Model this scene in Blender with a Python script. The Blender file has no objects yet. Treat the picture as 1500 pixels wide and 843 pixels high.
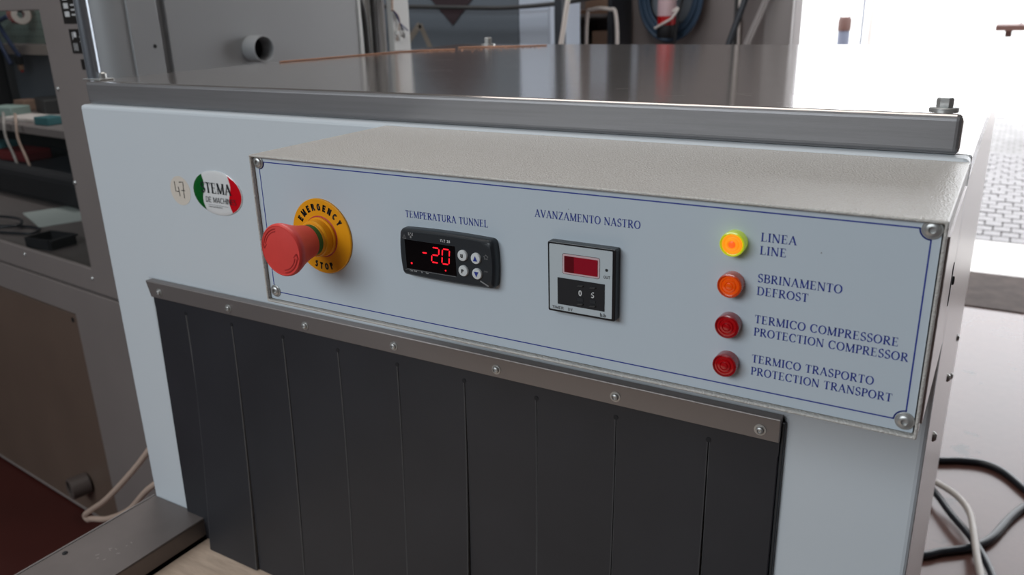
import bpy, bmesh, math, random
from math import sin, cos, pi, radians
from mathutils import Vector, Matrix
random.seed(7)
S = bpy.context.scene
C = S.collection

# ------------------------------------------------------------------ camera, world, lights
cam_d = bpy.data.cameras.new('camera'); cam = bpy.data.objects.new('camera', cam_d); C.objects.link(cam)
R_ = Vector((0.86017219, 0.50935205, -0.02577381)); U_ = Vector((-0.14591322, 0.2942068, 0.94453782)); F_ = Vector((-0.4886851, 0.80870443, -0.3273897))
m = Matrix.Identity(4)
for i, v in enumerate((R_, U_, -F_)):
    for j in range(3): m[j][i] = v[j]
m.translation = Vector((0.0182839, -0.631415, 0.108457))
cam.matrix_world = m
cam_d.sensor_fit = 'HORIZONTAL'; cam_d.sensor_width = 36; cam_d.lens = 1208.48 / 1500 * 36
cam_d.clip_start = 0.02; cam_d.clip_end = 200
cam_d.dof.use_dof = True; cam_d.dof.focus_distance = 0.62; cam_d.dof.aperture_fstop = 11
S.camera = cam

w = bpy.data.worlds.new('world'); S.world = w; w.use_nodes = True
bg = w.node_tree.nodes['Background']; bg.inputs[0].default_value = (0.93, 0.96, 1.0, 1); bg.inputs[1].default_value = 4.6

def area(name, loc, target, sx, sy, power, col):
    d = bpy.data.lights.new(name, 'AREA'); d.shape = 'RECTANGLE'; d.size = sx; d.size_y = sy; d.energy = power; d.color = col
    o = bpy.data.objects.new(name, d); C.objects.link(o); o.location = loc
    o.rotation_euler = (Vector(target) - Vector(loc)).to_track_quat('-Z', 'Y').to_euler()
    return o
area('fill_light_front', (-1.6, -3.6, 1.7), (-0.5, 0, -0.1), 3.2, 1.6, 106, (0.87, 0.945, 1.0))  # added soft bluish fill from the upper left front; no real window
area('fill_light_overhead', (-1.0, 0.8, 2.9), (-1.0, 0.8, 0), 2.6, 2.6, 54, (1.0, 0.95, 0.90))  # added dim ambient fill; the ceiling has no skylight
area('fill_light_rear', (-2.6, 1.9, 2.9), (-2.4, 3.6, 0.2), 2.0, 1.2, 75, (0.96, 0.97, 1.0))  # added fill to brighten the far background, no opening above it

S.view_settings.view_transform = 'Standard'; S.view_settings.look = 'None'
S.view_settings.exposure = 0.0; S.view_settings.gamma = 1.0; S.view_settings.use_curve_mapping = False

# ------------------------------------------------------------------ materials
def s2l(c):
    return tuple(((x / 255) / 12.92 if x / 255 <= 0.04045 else ((x / 255 + 0.055) / 1.055) ** 2.4) for x in c)
def mat(name, rgb, rough=0.5, metal=0.0, bump=0.0, bscale=200, var=0.0, vscale=8, emit=None, estr=0, trans=0, coat=0, stretch=None, rvar=0.0, alpha=None, ior=None, spec=None, bdist=0.001):
    m = bpy.data.materials.new(name); m.use_nodes = True; nt = m.node_tree; b = nt.nodes['Principled BSDF']
    c = s2l(rgb) + (1,)
    b.inputs['Base Color'].default_value = c; b.inputs['Roughness'].default_value = rough; b.inputs['Metallic'].default_value = metal
    if trans: b.inputs['Transmission Weight'].default_value = trans
    if coat: b.inputs['Coat Weight'].default_value = coat; b.inputs['Coat Roughness'].default_value = 0.06
    if ior: b.inputs['IOR'].default_value = ior
    if spec is not None: b.inputs['Specular IOR Level'].default_value = spec
    if alpha is not None: b.inputs['Alpha'].default_value = alpha
    if emit: b.inputs['Emission Color'].default_value = s2l(emit) + (1,); b.inputs['Emission Strength'].default_value = estr
    if bump or var or rvar:
        tc = nt.nodes.new('ShaderNodeTexCoord'); mp = nt.nodes.new('ShaderNodeMapping'); nt.links.new(tc.outputs['Object'], mp.inputs[0])
        if stretch: mp.inputs['Scale'].default_value = stretch
    if bump:
        n = nt.nodes.new('ShaderNodeTexNoise'); n.inputs['Scale'].default_value = bscale; n.inputs['Detail'].default_value = 3
        nt.links.new(mp.outputs[0], n.inputs['Vector'])
        bp = nt.nodes.new('ShaderNodeBump'); bp.inputs['Strength'].default_value = bump; bp.inputs['Distance'].default_value = bdist
        nt.links.new(n.outputs['Fac'], bp.inputs['Height']); nt.links.new(bp.outputs[0], b.inputs['Normal'])
    if var:
        n2 = nt.nodes.new('ShaderNodeTexNoise'); n2.inputs['Scale'].default_value = vscale; n2.inputs['Detail'].default_value = 6
        nt.links.new(mp.outputs[0], n2.inputs['Vector'])
        r = nt.nodes.new('ShaderNodeValToRGB'); r.color_ramp.elements[0].position = 0.3; r.color_ramp.elements[1].position = 0.7
        r.color_ramp.elements[0].color = tuple(x * (1 - var) for x in c[:3]) + (1,); r.color_ramp.elements[1].color = tuple(min(1, x * (1 + var)) for x in c[:3]) + (1,)
        nt.links.new(n2.outputs['Fac'], r.inputs[0]); nt.links.new(r.outputs[0], b.inputs['Base Color'])
    if rvar:
        n3 = nt.nodes.new('ShaderNodeTexNoise'); n3.inputs['Scale'].default_value = vscale * 2; n3.inputs['Detail'].default_value = 5
        nt.links.new(mp.outputs[0], n3.inputs['Vector'])
        mr = nt.nodes.new('ShaderNodeMapRange'); mr.inputs[3].default_value = max(0.02, rough - rvar); mr.inputs[4].default_value = rough + rvar
        nt.links.new(n3.outputs['Fac'], mr.inputs[0]); nt.links.new(mr.outputs[0], b.inputs['Roughness'])
    return m

M = {}
M['white'] = mat('white_enamel', (203, 209, 214), 0.38, bump=0.05, bscale=350)
M['powder'] = mat('powder_coat', (190, 186, 180), 0.24, bump=1.0, bscale=700, bdist=0.0011, spec=0.8)
M['plate'] = mat('printed_plate', (190, 200, 208), 0.42)
M['blue'] = mat('blue_ink', (34, 52, 140), 0.5)
M['steel_top'] = mat('polished_steel', (186, 180, 177), 0.10, 0.82, bump=0.06, bscale=60, stretch=(1, 14, 1), var=0.05, vscale=5, rvar=0.035)
M['steel'] = mat('brushed_steel', (138, 136, 137), 0.45, 0.7, bump=0.1, bscale=120, stretch=(1, 30, 30), var=0.06, vscale=10)
M['steel_side'] = mat('brushed_side_steel', (186, 178, 176), 0.3, 1.0, bump=0.1, bscale=100, stretch=(20, 1, 20))
M['rail'] = mat('rail_steel', (136, 130, 128), 0.42, 0.6, bump=0.1, bscale=120, stretch=(1, 30, 30))
M['flange'] = mat('conveyor_rail_steel', (122, 114, 111), 0.48, 0.5, var=0.06, vscale=20)
M['scratch'] = mat('scratch_marks', (170, 165, 160), 0.6)
M['rubber'] = mat('black_rubber', (38, 39, 44), 0.5, bump=0.08, bscale=300, var=0.12, vscale=9)
M['rubber_cut'] = mat('cut_rubber_edge', (92, 91, 92), 0.8)  # dusty cut faces; the pale tone also imitates light caught on the seams
M['belt'] = mat('beige_belt', (205, 182, 162), 0.7, bump=0.5, bscale=18, var=0.12, vscale=14, stretch=(1, 4, 1), bdist=0.004)
M['screw'] = mat('screw_steel', (184, 184, 182), 0.36, 0.7)
M['dark'] = mat('dark_recess', (14, 14, 19), 0.7)
M['gap'] = mat('dark_gap', (40, 38, 38), 0.8)
M['red'] = mat('red_plastic', (218, 70, 64), 0.42, var=0.04, vscale=60)
M['red_dark'] = mat('red_plastic_engraved', (176, 44, 42), 0.5)
M['yellow'] = mat('yellow_plastic', (232, 156, 12), 0.4)
M['green'] = mat('green_plastic', (30, 92, 28), 0.45)
M['black_ink'] = mat('black_ink', (22, 20, 18), 0.5)
M['ctl'] = mat('controller_black_plastic', (38, 42, 46), 0.38, bump=0.05, bscale=900)
M['ctl_face'] = mat('controller_display_glass', (8, 7, 9), 0.12)
M['seg'] = mat('lit_red_segment', (255, 30, 40), 0.4, emit=(255, 16, 40), estr=0.95)
M['seg_dim'] = mat('unlit_segment', (40, 14, 16), 0.4)
M['key'] = mat('white_rubber_key', (206, 208, 208), 0.5)
M['white_ink'] = mat('white_ink', (200, 200, 200), 0.5)
M['grey_ink'] = mat('grey_ink', (125, 125, 125), 0.5)
M['timer_black'] = mat('timer_black_plastic', (20, 21, 24), 0.3)
M['timer_face'] = mat('timer_silver_face', (184, 192, 196), 0.4)
M['timer_red'] = mat('timer_red_window', (150, 22, 40), 0.15, coat=0.5)
M['timer_red_dark'] = mat('timer_dark_red_window', (96, 16, 26), 0.15, coat=0.5)
M['pink'] = mat('pale_pink_outline', (205, 176, 180), 0.4)
M['lens_red'] = mat('red_lens', (165, 8, 16), 0.12, coat=0.8, emit=(150, 0, 8), estr=0.08)
M['lens_red_side'] = mat('red_lens_side', (150, 14, 22), 0.2, coat=0.8)
M['lens_orange'] = mat('orange_lens', (232, 84, 10), 0.12, coat=0.8, emit=(255, 90, 5), estr=0.12)
M['lens_orange_side'] = mat('orange_lens_side', (205, 70, 22), 0.2, coat=0.8)
M['lens_lit_side'] = mat('yellow_green_glowing_lens', (206, 215, 40), 0.2, emit=(180, 215, 20), estr=0.25, coat=0.6)
M['lens_lit'] = mat('amber_glowing_lens', (250, 150, 40), 0.2, emit=(255, 150, 20), estr=0.55, coat=0.6)
M['lens_core'] = mat('orange_glowing_core', (255, 90, 30), 0.2, emit=(255, 92, 30), estr=0.8)
M['chrome'] = mat('chrome', (150, 156, 164), 0.24, 0.75)
M['casing'] = mat('grey_machine_paint', (150, 152, 154), 0.4, bump=0.04, bscale=60, var=0.03, vscale=3)
M['casing_front'] = mat('grey_brown_machine_front', (126, 118, 115), 0.42, var=0.05, vscale=4)
M['casing_door'] = mat('brown_grey_service_door', (100, 84, 74), 0.42, var=0.08, vscale=4)
M['duct_white'] = mat('duct_white_paint', (205, 206, 204), 0.4)
M['hose'] = mat('dark_grey_hose', (58, 58, 58), 0.5)
M['cream'] = mat('cream_cable', (176, 154, 140), 0.55)
M['black_cable'] = mat('black_cable', (28, 32, 38), 0.35)
M['grey_cable'] = mat('grey_cable', (168, 162, 156), 0.4)
M['blue_cable'] = mat('blue_cable', (40, 52, 110), 0.5)
M['copper'] = mat('copper_wire', (176, 128, 100), 0.5, 0.4)
M['pane'] = mat('clear_acrylic', (30, 38, 38), 0.03, alpha=0.10, spec=0.5)
M['wall'] = mat('grey_wall_paint', (120, 112, 110), 0.7, var=0.05, vscale=1.5)
M['ceil'] = mat('ceiling_paint', (150, 150, 148), 0.8, var=0.03)
M['trim'] = mat('door_trim_metal', (142, 136, 134), 0.5)
M['peg'] = mat('pale_green_pegboard', (150, 172, 164), 0.6)
M['teal'] = mat('teal_cloth', (50, 100, 104), 0.8)
M['cab_dark'] = mat('slate_blue_cabinet', (98, 106, 114), 0.5, var=0.06, vscale=2)
M['cab_white'] = mat('pale_blue_cabinet', (186, 196, 210), 0.45)
M['wood'] = mat('plywood', (142, 112, 92), 0.6, var=0.12, vscale=12, stretch=(1, 8, 8))
M['cardboard'] = mat('cardboard', (150, 122, 104), 0.7)
M['maroon'] = mat('maroon_sign', (56, 44, 48), 0.5)
M['beige_sign'] = mat('beige_outline', (132, 124, 114), 0.6)
M['ext_red'] = mat('extinguisher_red', (178, 22, 26), 0.3)
M['hose_blue'] = mat('hose_blue', (44, 66, 88), 0.5)
M['tag_white'] = mat('white_tag', (214, 206, 200), 0.6)
M['paver'] = mat('grey_paver', (128, 125, 125), 0.7, bump=0.3, bscale=60, var=0.12, vscale=20)
M['joint'] = mat('paver_joint', (78, 75, 74), 0.9)
M['concrete'] = mat('pale_concrete', (196, 192, 188), 0.75, var=0.1, vscale=4)
M['threshold'] = mat('brown_threshold', (66, 56, 52), 0.75, var=0.3, vscale=14, spec=0.15)
M['ext_wall'] = mat('exterior_white_wall', (240, 240, 238), 0.8)
M['drum_brown'] = mat('drum_brown', (84, 54, 46), 0.6)
M['drum_blue'] = mat('drum_blue_grey', (92, 96, 112), 0.6)
M['dark_pole'] = mat('dark_pole', (52, 56, 62), 0.5)
M['clamp_blue'] = mat('clamp_blue', (52, 70, 110), 0.5)
M['sticker_cream'] = mat('cream_paper_sticker', (212, 202, 190), 0.6)
M['badge_white'] = mat('badge_white', (226, 226, 226), 0.15, coat=1)
M['badge_green'] = mat('badge_green', (6, 92, 34), 0.15, coat=1)
M['badge_red'] = mat('badge_red', (204, 16, 30), 0.15, coat=1)
M['badge_ink'] = mat('badge_ink', (32, 40, 44), 0.4)
M['ledge'] = mat('glossy_white_ledge', (214, 216, 218), 0.12, coat=0.6)
M['maroon_red'] = mat('dull_red_paint', (110, 24, 28), 0.5)
M['stub'] = mat('brown_grey_plastic', (84, 74, 70), 0.5)
M['paper'] = mat('white_sheet', (170, 178, 172), 0.7)

def floor_mat():
    m = bpy.data.materials.new('painted_concrete_floor'); m.use_nodes = True; nt = m.node_tree; b = nt.nodes['Principled BSDF']
    tc = nt.nodes.new('ShaderNodeTexCoord')
    n = nt.nodes.new('ShaderNodeTexNoise'); n.inputs['Scale'].default_value = 1.6; n.inputs['Detail'].default_value = 8; n.inputs['Roughness'].default_value = 0.65
    nt.links.new(tc.outputs['Object'], n.inputs['Vector'])
    r = nt.nodes.new('ShaderNodeValToRGB'); e = r.color_ramp.elements
    e[0].position = 0.35; e[0].color = s2l((78, 54, 49)) + (1,); e[1].position = 0.62; e[1].color = s2l((98, 72, 66)) + (1,)
    nt.links.new(n.outputs['Fac'], r.inputs[0])
    n2 = nt.nodes.new('ShaderNodeTexNoise'); n2.inputs['Scale'].default_value = 9; n2.inputs['Detail'].default_value = 6
    nt.links.new(tc.outputs['Object'], n2.inputs['Vector'])
    r2 = nt.nodes.new('ShaderNodeValToRGB'); r2.color_ramp.elements[0].position = 0.27; r2.color_ramp.elements[1].position = 0.33
    r2.color_ramp.elements[0].color = (0.25, 0.25, 0.25, 1); r2.color_ramp.elements[1].color = (1, 1, 1, 1)
    nt.links.new(n2.outputs['Fac'], r2.inputs[0])
    mx = nt.nodes.new('ShaderNodeMix'); mx.data_type = 'RGBA'; mx.blend_type = 'MULTIPLY'; mx.inputs[0].default_value = 1
    nt.links.new(r.outputs[0], mx.inputs[6]); nt.links.new(r2.outputs[0], mx.inputs[7]); nt.links.new(mx.outputs[2], b.inputs['Base Color'])
    mr = nt.nodes.new('ShaderNodeMapRange'); mr.inputs[3].default_value = 0.12; mr.inputs[4].default_value = 0.36
    b.inputs['IOR'].default_value = 1.45
    nt.links.new(n.outputs['Fac'], mr.inputs[0]); nt.links.new(mr.outputs[0], b.inputs['Roughness'])
    return m
M['floor'] = floor_mat()
M['floor_red'] = mat('shaded_red_floor_paint', (66, 24, 19), 0.5, var=0.12, vscale=3)  # red floor paint, its colour darkened for the shade on that side
def yard_mat():
    m = bpy.data.materials.new('far_paving'); m.use_nodes = True; nt = m.node_tree; b = nt.nodes['Principled BSDF']
    tc = nt.nodes.new('ShaderNodeTexCoord'); br = nt.nodes.new('ShaderNodeTexBrick'); nt.links.new(tc.outputs['Object'], br.inputs['Vector'])
    br.inputs['Color1'].default_value = s2l((138, 135, 134)) + (1,); br.inputs['Color2'].default_value = s2l((120, 117, 116)) + (1,); br.inputs['Mortar'].default_value = s2l((96, 92, 90)) + (1,)
    br.inputs['Scale'].default_value = 1; br.inputs['Brick Width'].default_value = 0.10; br.inputs['Row Height'].default_value = 0.126; br.inputs['Mortar Size'].default_value = 0.006
    nt.links.new(br.outputs[0], b.inputs['Base Color']); b.inputs['Roughness'].default_value = 0.7
    return m
M['yard'] = yard_mat()

# ------------------------------------------------------------------ geometry helpers
def link(name, bm, mt, parent=None, smooth=False, bevel=0, segs=2, ang=40):
    me = bpy.data.meshes.new(name); bm.normal_update(); bm.to_mesh(me); bm.free()
    for x in (mt if isinstance(mt, (list, tuple)) else [mt]): me.materials.append(x)
    o = bpy.data.objects.new(name, me); C.objects.link(o)
    if parent is not None: o.parent = parent
    if smooth:
        for p in me.polygons: p.use_smooth = True
        me.set_sharp_from_angle(angle=radians(ang))
    if bevel:
        md = o.modifiers.new('bevel', 'BEVEL'); md.width = bevel; md.segments = segs; md.limit_method = 'ANGLE'; md.angle_limit = radians(40)
        md.harden_normals = False
    return o
def thing(name, label, cat, loc=(0, 0, 0), rz=0, group=None):
    o = bpy.data.objects.new(name, None); o.empty_display_size = 0.05; C.objects.link(o); o.location = loc; o.rotation_euler = (0, 0, rz)
    o['label'] = label; o['category'] = cat
    if group: o['group'] = group
    return o
def tag(o, label=None, cat=None, group=None, kind=None):
    if label: o['label'] = label
    if cat: o['category'] = cat
    if group: o['group'] = group
    if kind: o['kind'] = kind
    return o
def abox(bm, x0, x1, y0, y1, z0, z1, mi=0):
    v = [bm.verts.new((x, y, z)) for x in (x0, x1) for y in (y0, y1) for z in (z0, z1)]
    for f in ((0, 1, 3, 2), (4, 6, 7, 5), (0, 4, 5, 1), (2, 3, 7, 6), (0, 2, 6, 4), (1, 5, 7, 3)):
        fc = bm.faces.new([v[i] for i in f]); fc.material_index = mi
    return v
def box(name, x0, x1, y0, y1, z0, z1, mt, parent=None, bevel=0, segs=2):
    bm = bmesh.new(); abox(bm, min(x0, x1), max(x0, x1), min(y0, y1), max(y0, y1), min(z0, z1), max(z0, z1))
    return link(name, bm, mt, parent, bevel=bevel, segs=segs)
def axis_m(loc, d):
    q = Vector(d).normalized().to_track_quat('Z', 'Y'); return Matrix.Translation(loc) @ q.to_matrix().to_4x4()
def alathe(bm, prof, loc, d=(0, 0, 1), n=40, cap=True, mi=0):
    mm = axis_m(loc, d); rings = []
    for r, h in prof:
        if r <= 1e-7: rings.append([bm.verts.new(mm @ Vector((0, 0, h)))])
        else: rings.append([bm.verts.new(mm @ Vector((r * cos(2 * pi * i / n), r * sin(2 * pi * i / n), h))) for i in range(n)])
    for a, b in zip(rings, rings[1:]):
        for i in range(n):
            j = (i + 1) % n
            if len(a) == 1 and len(b) == 1: continue
            if len(a) == 1: f = (a[0], b[i], b[j])
            elif len(b) == 1: f = (a[i], a[j], b[0])
            else: f = (a[i], a[j], b[j], b[i])
            bm.faces.new(f).material_index = mi
    if cap:
        if len(rings[0]) > 1: bm.faces.new(list(reversed(rings[0]))).material_index = mi
        if len(rings[-1]) > 1: bm.faces.new(rings[-1]).material_index = mi
def lathe(name, prof, loc, d, mt, parent=None, n=40, cap=True, ang=35):
    bm = bmesh.new(); alathe(bm, prof, loc, d, n, cap); bmesh.ops.recalc_face_normals(bm, faces=bm.faces)
    return link(name, bm, mt, parent, smooth=True, ang=ang)
def atube(bm, pts, r, n=10, closed=False):
    pts = [Vector(p) for p in pts]; rings = []; N = len(pts); prev = None
    for i, p in enumerate(pts):
        a = pts[(i - 1) % N] if closed or i else p; b = pts[(i + 1) % N] if closed or i < N - 1 else p
        t = (b - a).normalized()
        if prev is None: u = t.orthogonal().normalized()
        else: u = (prev - t * prev.dot(t)).normalized()
        prev = u; v = t.cross(u)
        rings.append([bm.verts.new(p + r * (cos(2 * pi * k / n) * u + sin(2 * pi * k / n) * v)) for k in range(n)])
    K = N if closed else N - 1
    for i in range(K):
        a = rings[i]; b = rings[(i + 1) % N]
        for k in range(n): bm.faces.new((a[k], a[(k + 1) % n], b[(k + 1) % n], b[k]))
    if not closed: bm.faces.new(list(reversed(rings[0]))); bm.faces.new(rings[-1])
def spline(pts, k=10):
    P = [Vector(p) for p in pts]; P = [2 * P[0] - P[1]] + P + [2 * P[-1] - P[-2]]; out = []
    for i in range(1, len(P) - 2):
        for s in range(k):
            t = s / k
            out.append(0.5 * ((2 * P[i]) + (-P[i - 1] + P[i + 1]) * t + (2 * P[i - 1] - 5 * P[i] + 4 * P[i + 1] - P[i + 2]) * t * t + (-P[i - 1] + 3 * P[i] - 3 * P[i + 1] + P[i + 2]) * t ** 3))
    out.append(P[-2]); return out
def tube(name, pts, r, mt, parent=None, n=10, k=10, straight=False):
    bm = bmesh.new(); atube(bm, pts if straight else spline(pts, k), r, n)
    bmesh.ops.recalc_face_normals(bm, faces=bm.faces); return link(name, bm, mt, parent, smooth=True, ang=60)
def grid_plate(name, xs, zs, holes, y0, y1, mt, parent=None, bevel=0, segs=3):
    """plate in the xz plane, front at y0, back at y1; holes = set of (i, j) cells left open"""
    bm = bmesh.new(); V = {}
    def vt(i, j, k):
        if (i, j, k) not in V: V[(i, j, k)] = bm.verts.new((xs[i], (y0, y1)[k], zs[j]))
        return V[(i, j, k)]
    nx, nz = len(xs) - 1, len(zs) - 1
    solid = lambda i, j: 0 <= i < nx and 0 <= j < nz and (i, j) not in holes
    for i in range(nx):
        for j in range(nz):
            if not solid(i, j): continue
            bm.faces.new((vt(i, j, 0), vt(i + 1, j, 0), vt(i + 1, j + 1, 0), vt(i, j + 1, 0)))
            bm.faces.new((vt(i, j, 1), vt(i, j + 1, 1), vt(i + 1, j + 1, 1), vt(i + 1, j, 1)))
            for di, dj, a, b in ((-1, 0, (i, j), (i, j + 1)), (1, 0, (i + 1, j), (i + 1, j + 1)), (0, -1, (i, j), (i + 1, j)), (0, 1, (i, j + 1), (i + 1, j + 1))):
                if not solid(i + di, j + dj): bm.faces.new((vt(*a, 0), vt(*b, 0), vt(*b, 1), vt(*a, 1)))
    bmesh.ops.recalc_face_normals(bm, faces=bm.faces)
    bmesh.ops.dissolve_limit(bm, angle_limit=0.01, verts=bm.verts, edges=bm.edges)
    return link(name, bm, mt, parent, bevel=bevel, segs=segs)
def prism(name, outline, y0, y1, mt, parent=None, bevel=0, segs=2, smooth=False):
    """outline in (x, z), from y0 (front) to y1"""
    bm = bmesh.new(); a = [bm.verts.new((x, y0, z)) for x, z in outline]; b = [bm.verts.new((x, y1, z)) for x, z in outline]; n = len(a)
    bm.faces.new(a); bm.faces.new(list(reversed(b)))
    for i in range(n): bm.faces.new((a[i], b[i], b[(i + 1) % n], a[(i + 1) % n]))
    bmesh.ops.recalc_face_normals(bm, faces=bm.faces)
    return link(name, bm, mt, parent, bevel=bevel, segs=segs, smooth=smooth)
def rrect(x0, x1, z0, z1, r, n=5):
    o = []
    for cx, cz, a0 in ((x1 - r, z1 - r, 0), (x0 + r, z1 - r, 90), (x0 + r, z0 + r, 180), (x1 - r, z0 + r, 270)):
        for i in range(n + 1): a = radians(a0 + 90 * i / n); o.append((cx + r * cos(a), cz + r * sin(a)))
    return o
def disc(cx, cz, r, n=24): return [(cx + r * cos(2 * pi * i / n), cz + r * sin(2 * pi * i / n)) for i in range(n)]

# flat print: polygons on a plane y = const (facing -y); optional placement frame
def flat(name, polys, y, mt, parent=None, mm=None):
    bm = bmesh.new()
    for p in polys:
        vs = []
        for x, z in p:
            v = Vector((x, y, z)); vs.append(bm.verts.new(mm @ v if mm else v))
        ar = sum(p[i][0] * p[(i + 1) % len(p)][1] - p[(i + 1) % len(p)][0] * p[i][1] for i in range(len(p)))
        if ar < 0: vs.reverse()
        bm.faces.new(vs)
    return link(name, bm, mt, parent)
def stroke(pts, wf):
    """ribbon polygons along pts; wf(direction) gives the width"""
    out = []; P = [Vector(p) for p in pts]; n = len(P); L = []; Rr = []
    for i in range(n):
        t = (P[min(i + 1, n - 1)] - P[max(i - 1, 0)]).normalized(); w = wf(t) / 2; nn = Vector((-t.y, t.x)) * w
        L.append(P[i] + nn); Rr.append(P[i] - nn)
    for i in range(n - 1): out.append([tuple(L[i]), tuple(L[i + 1]), tuple(Rr[i + 1]), tuple(Rr[i])])
    return out
TK, TN, SF = 0.165, 0.078, 0.06
def _arc(cx, cy, rx, ry, a0, a1, n=18): return [(cx + rx * cos(radians(a0 + (a1 - a0) * i / n)), cy + ry * sin(radians(a0 + (a1 - a0) * i / n))) for i in range(n + 1)]
cal = lambda t: TN + (TK - TN) * abs(t.y) ** 1.5
def _rc(x0, x1, y0, y1): return [(x0, y0), (x1, y0), (x1, y1), (x0, y1)]
def _st(x, w=TK, top=True, bot=True, y0=0, y1=1):
    o = [_rc(x - w / 2, x + w / 2, y0, y1)]
    if top: o.append(_rc(x - w / 2 - .07, x + w / 2 + .07, y1 - SF, y1))
    if bot: o.append(_rc(x - w / 2 - .07, x + w / 2 + .07, y0, y0 + SF))
    return o
def _ln(a, b, w): return stroke([a, b], lambda t: w)
def _fs(x, y, l=.1): return [_rc(x - l, x + l, y, y + SF)]
def glyph(c):
    if c == 'A': return _ln((.1, .02), (.42, 1), TN) + _ln((.4, 1), (.74, .02), TK) + [_rc(.2, .62, .31, .36)] + _fs(.1, 0) + _fs(.74, 0, .13), .86
    if c == 'B': return _st(.18) + stroke([(.18, .97)] + _arc(.4, .755, .22, .22, 90, -90) + [(.18, .535)], cal) + stroke([(.18, .52)] + _arc(.4, .27, .27, .25, 90, -90) + [(.18, .025)], cal), .76
    if c == 'C': return stroke(_arc(.46, .5, .36, .48, 42, 322, 26), cal) + [_rc(.72, .76, .64, .98)], .84
    if c == 'D': return _st(.18) + stroke([(.18, .97)] + _arc(.42, .5, .34, .475, 90, -90, 22) + [(.18, .025)], cal), .88
    if c == 'E': return _st(.18) + [_rc(.18, .62, 1 - SF, 1), _rc(.18, .5, .5, .5 + SF), _rc(.18, .64, 0, SF), _rc(.58, .62, .78, 1), _rc(.47, .51, .42, .62), _rc(.61, .66, 0, .24)], .74
    if c == 'F': return _st(.18) + [_rc(.18, .6, 1 - SF, 1), _rc(.18, .5, .5, .5 + SF), _rc(.57, .61, .78, 1), _rc(.47, .51, .42, .62)], .66
    if c == 'H': return _st(.18) + _st(.7) + [_rc(.18, .7, .49, .49 + SF)], .88
    if c == 'I': return _st(.18), .38
    if c == 'L': return _st(.18) + [_rc(.18, .62, 0, SF), _rc(.6, .65, 0, .26)], .7
    if c == 'M': return _st(.15, TN) + _st(.88) + _ln((.15, 1), (.5, .04), TK) + _ln((.5, .04), (.88, 1), TN), 1.05
    if c == 'N': return _st(.14, TN) + _st(.74, TN, bot=False) + _ln((.14, .97), (.72, .03), TK), .9
    if c == 'O': return stroke(_arc(.46, .5, .36, .475, 0, 360, 36), cal), .92
    if c == 'P': return _st(.18) + stroke([(.18, .97)] + _arc(.38, .73, .22, .24, 90, -90) + [(.18, .49)], cal), .68
    if c == 'R': return _st(.18) + stroke([(.18, .97)] + _arc(.38, .745, .22, .225, 90, -90) + [(.18, .52)], cal) + _ln((.34, .53), (.72, .02), TK) + _fs(.74, 0, .08), .82
    if c == 'S':
        p = _arc(.32, .745, .21, .23, 35, 250, 14) + _arc(.31, .26, .23, .235, 78, -150, 16)
        return stroke(p, lambda t: .06 + .1 * abs(t.x * .55 - t.y * .85) ** 1.3) + [_rc(.49, .53, .7, .97), _rc(.06, .1, .03, .32)], .62
    if c == 'T': return _st(.37, top=False) + [_rc(.04, .7, 1 - SF, 1), _rc(.04, .08, .76, 1), _rc(.66, .7, .76, 1)], .74
    if c == 'U': return _st(.19, bot=False, y0=.33) + _st(.72, TN, bot=False, y0=.33) + stroke(_arc(.455, .35, .265, .32, 180, 360), lambda t: TN + .06 * abs(t.y)), .9
    if c == 'V': return _ln((.1, .98), (.42, .0), TK) + _ln((.42, .0), (.74, .98), TN) + _fs(.1, 1 - SF, .13) + _fs(.74, 1 - SF), .82
    if c == 'Z': return [_rc(.08, .68, 1 - SF, 1), _rc(.05, .68, 0, SF), _rc(.08, .12, .78, 1), _rc(.66, .7, 0, .24)] + _ln((.62, .98), (.11, .02), TK), .74
    return [], .36
def serif_polys(txt, x0, x1, zb, h, slope=0.0):
    out = []; pen = 0
    for c in txt:
        g, adv = glyph(c)
        out += [[(pen + x, y) for x, y in p] for p in g]; pen += adv + .05
    pen -= .05; s = (x1 - x0) / pen
    return [[(x0 + x * s, zb + y * h + slope * x * s) for x, y in p] for p in out]
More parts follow.
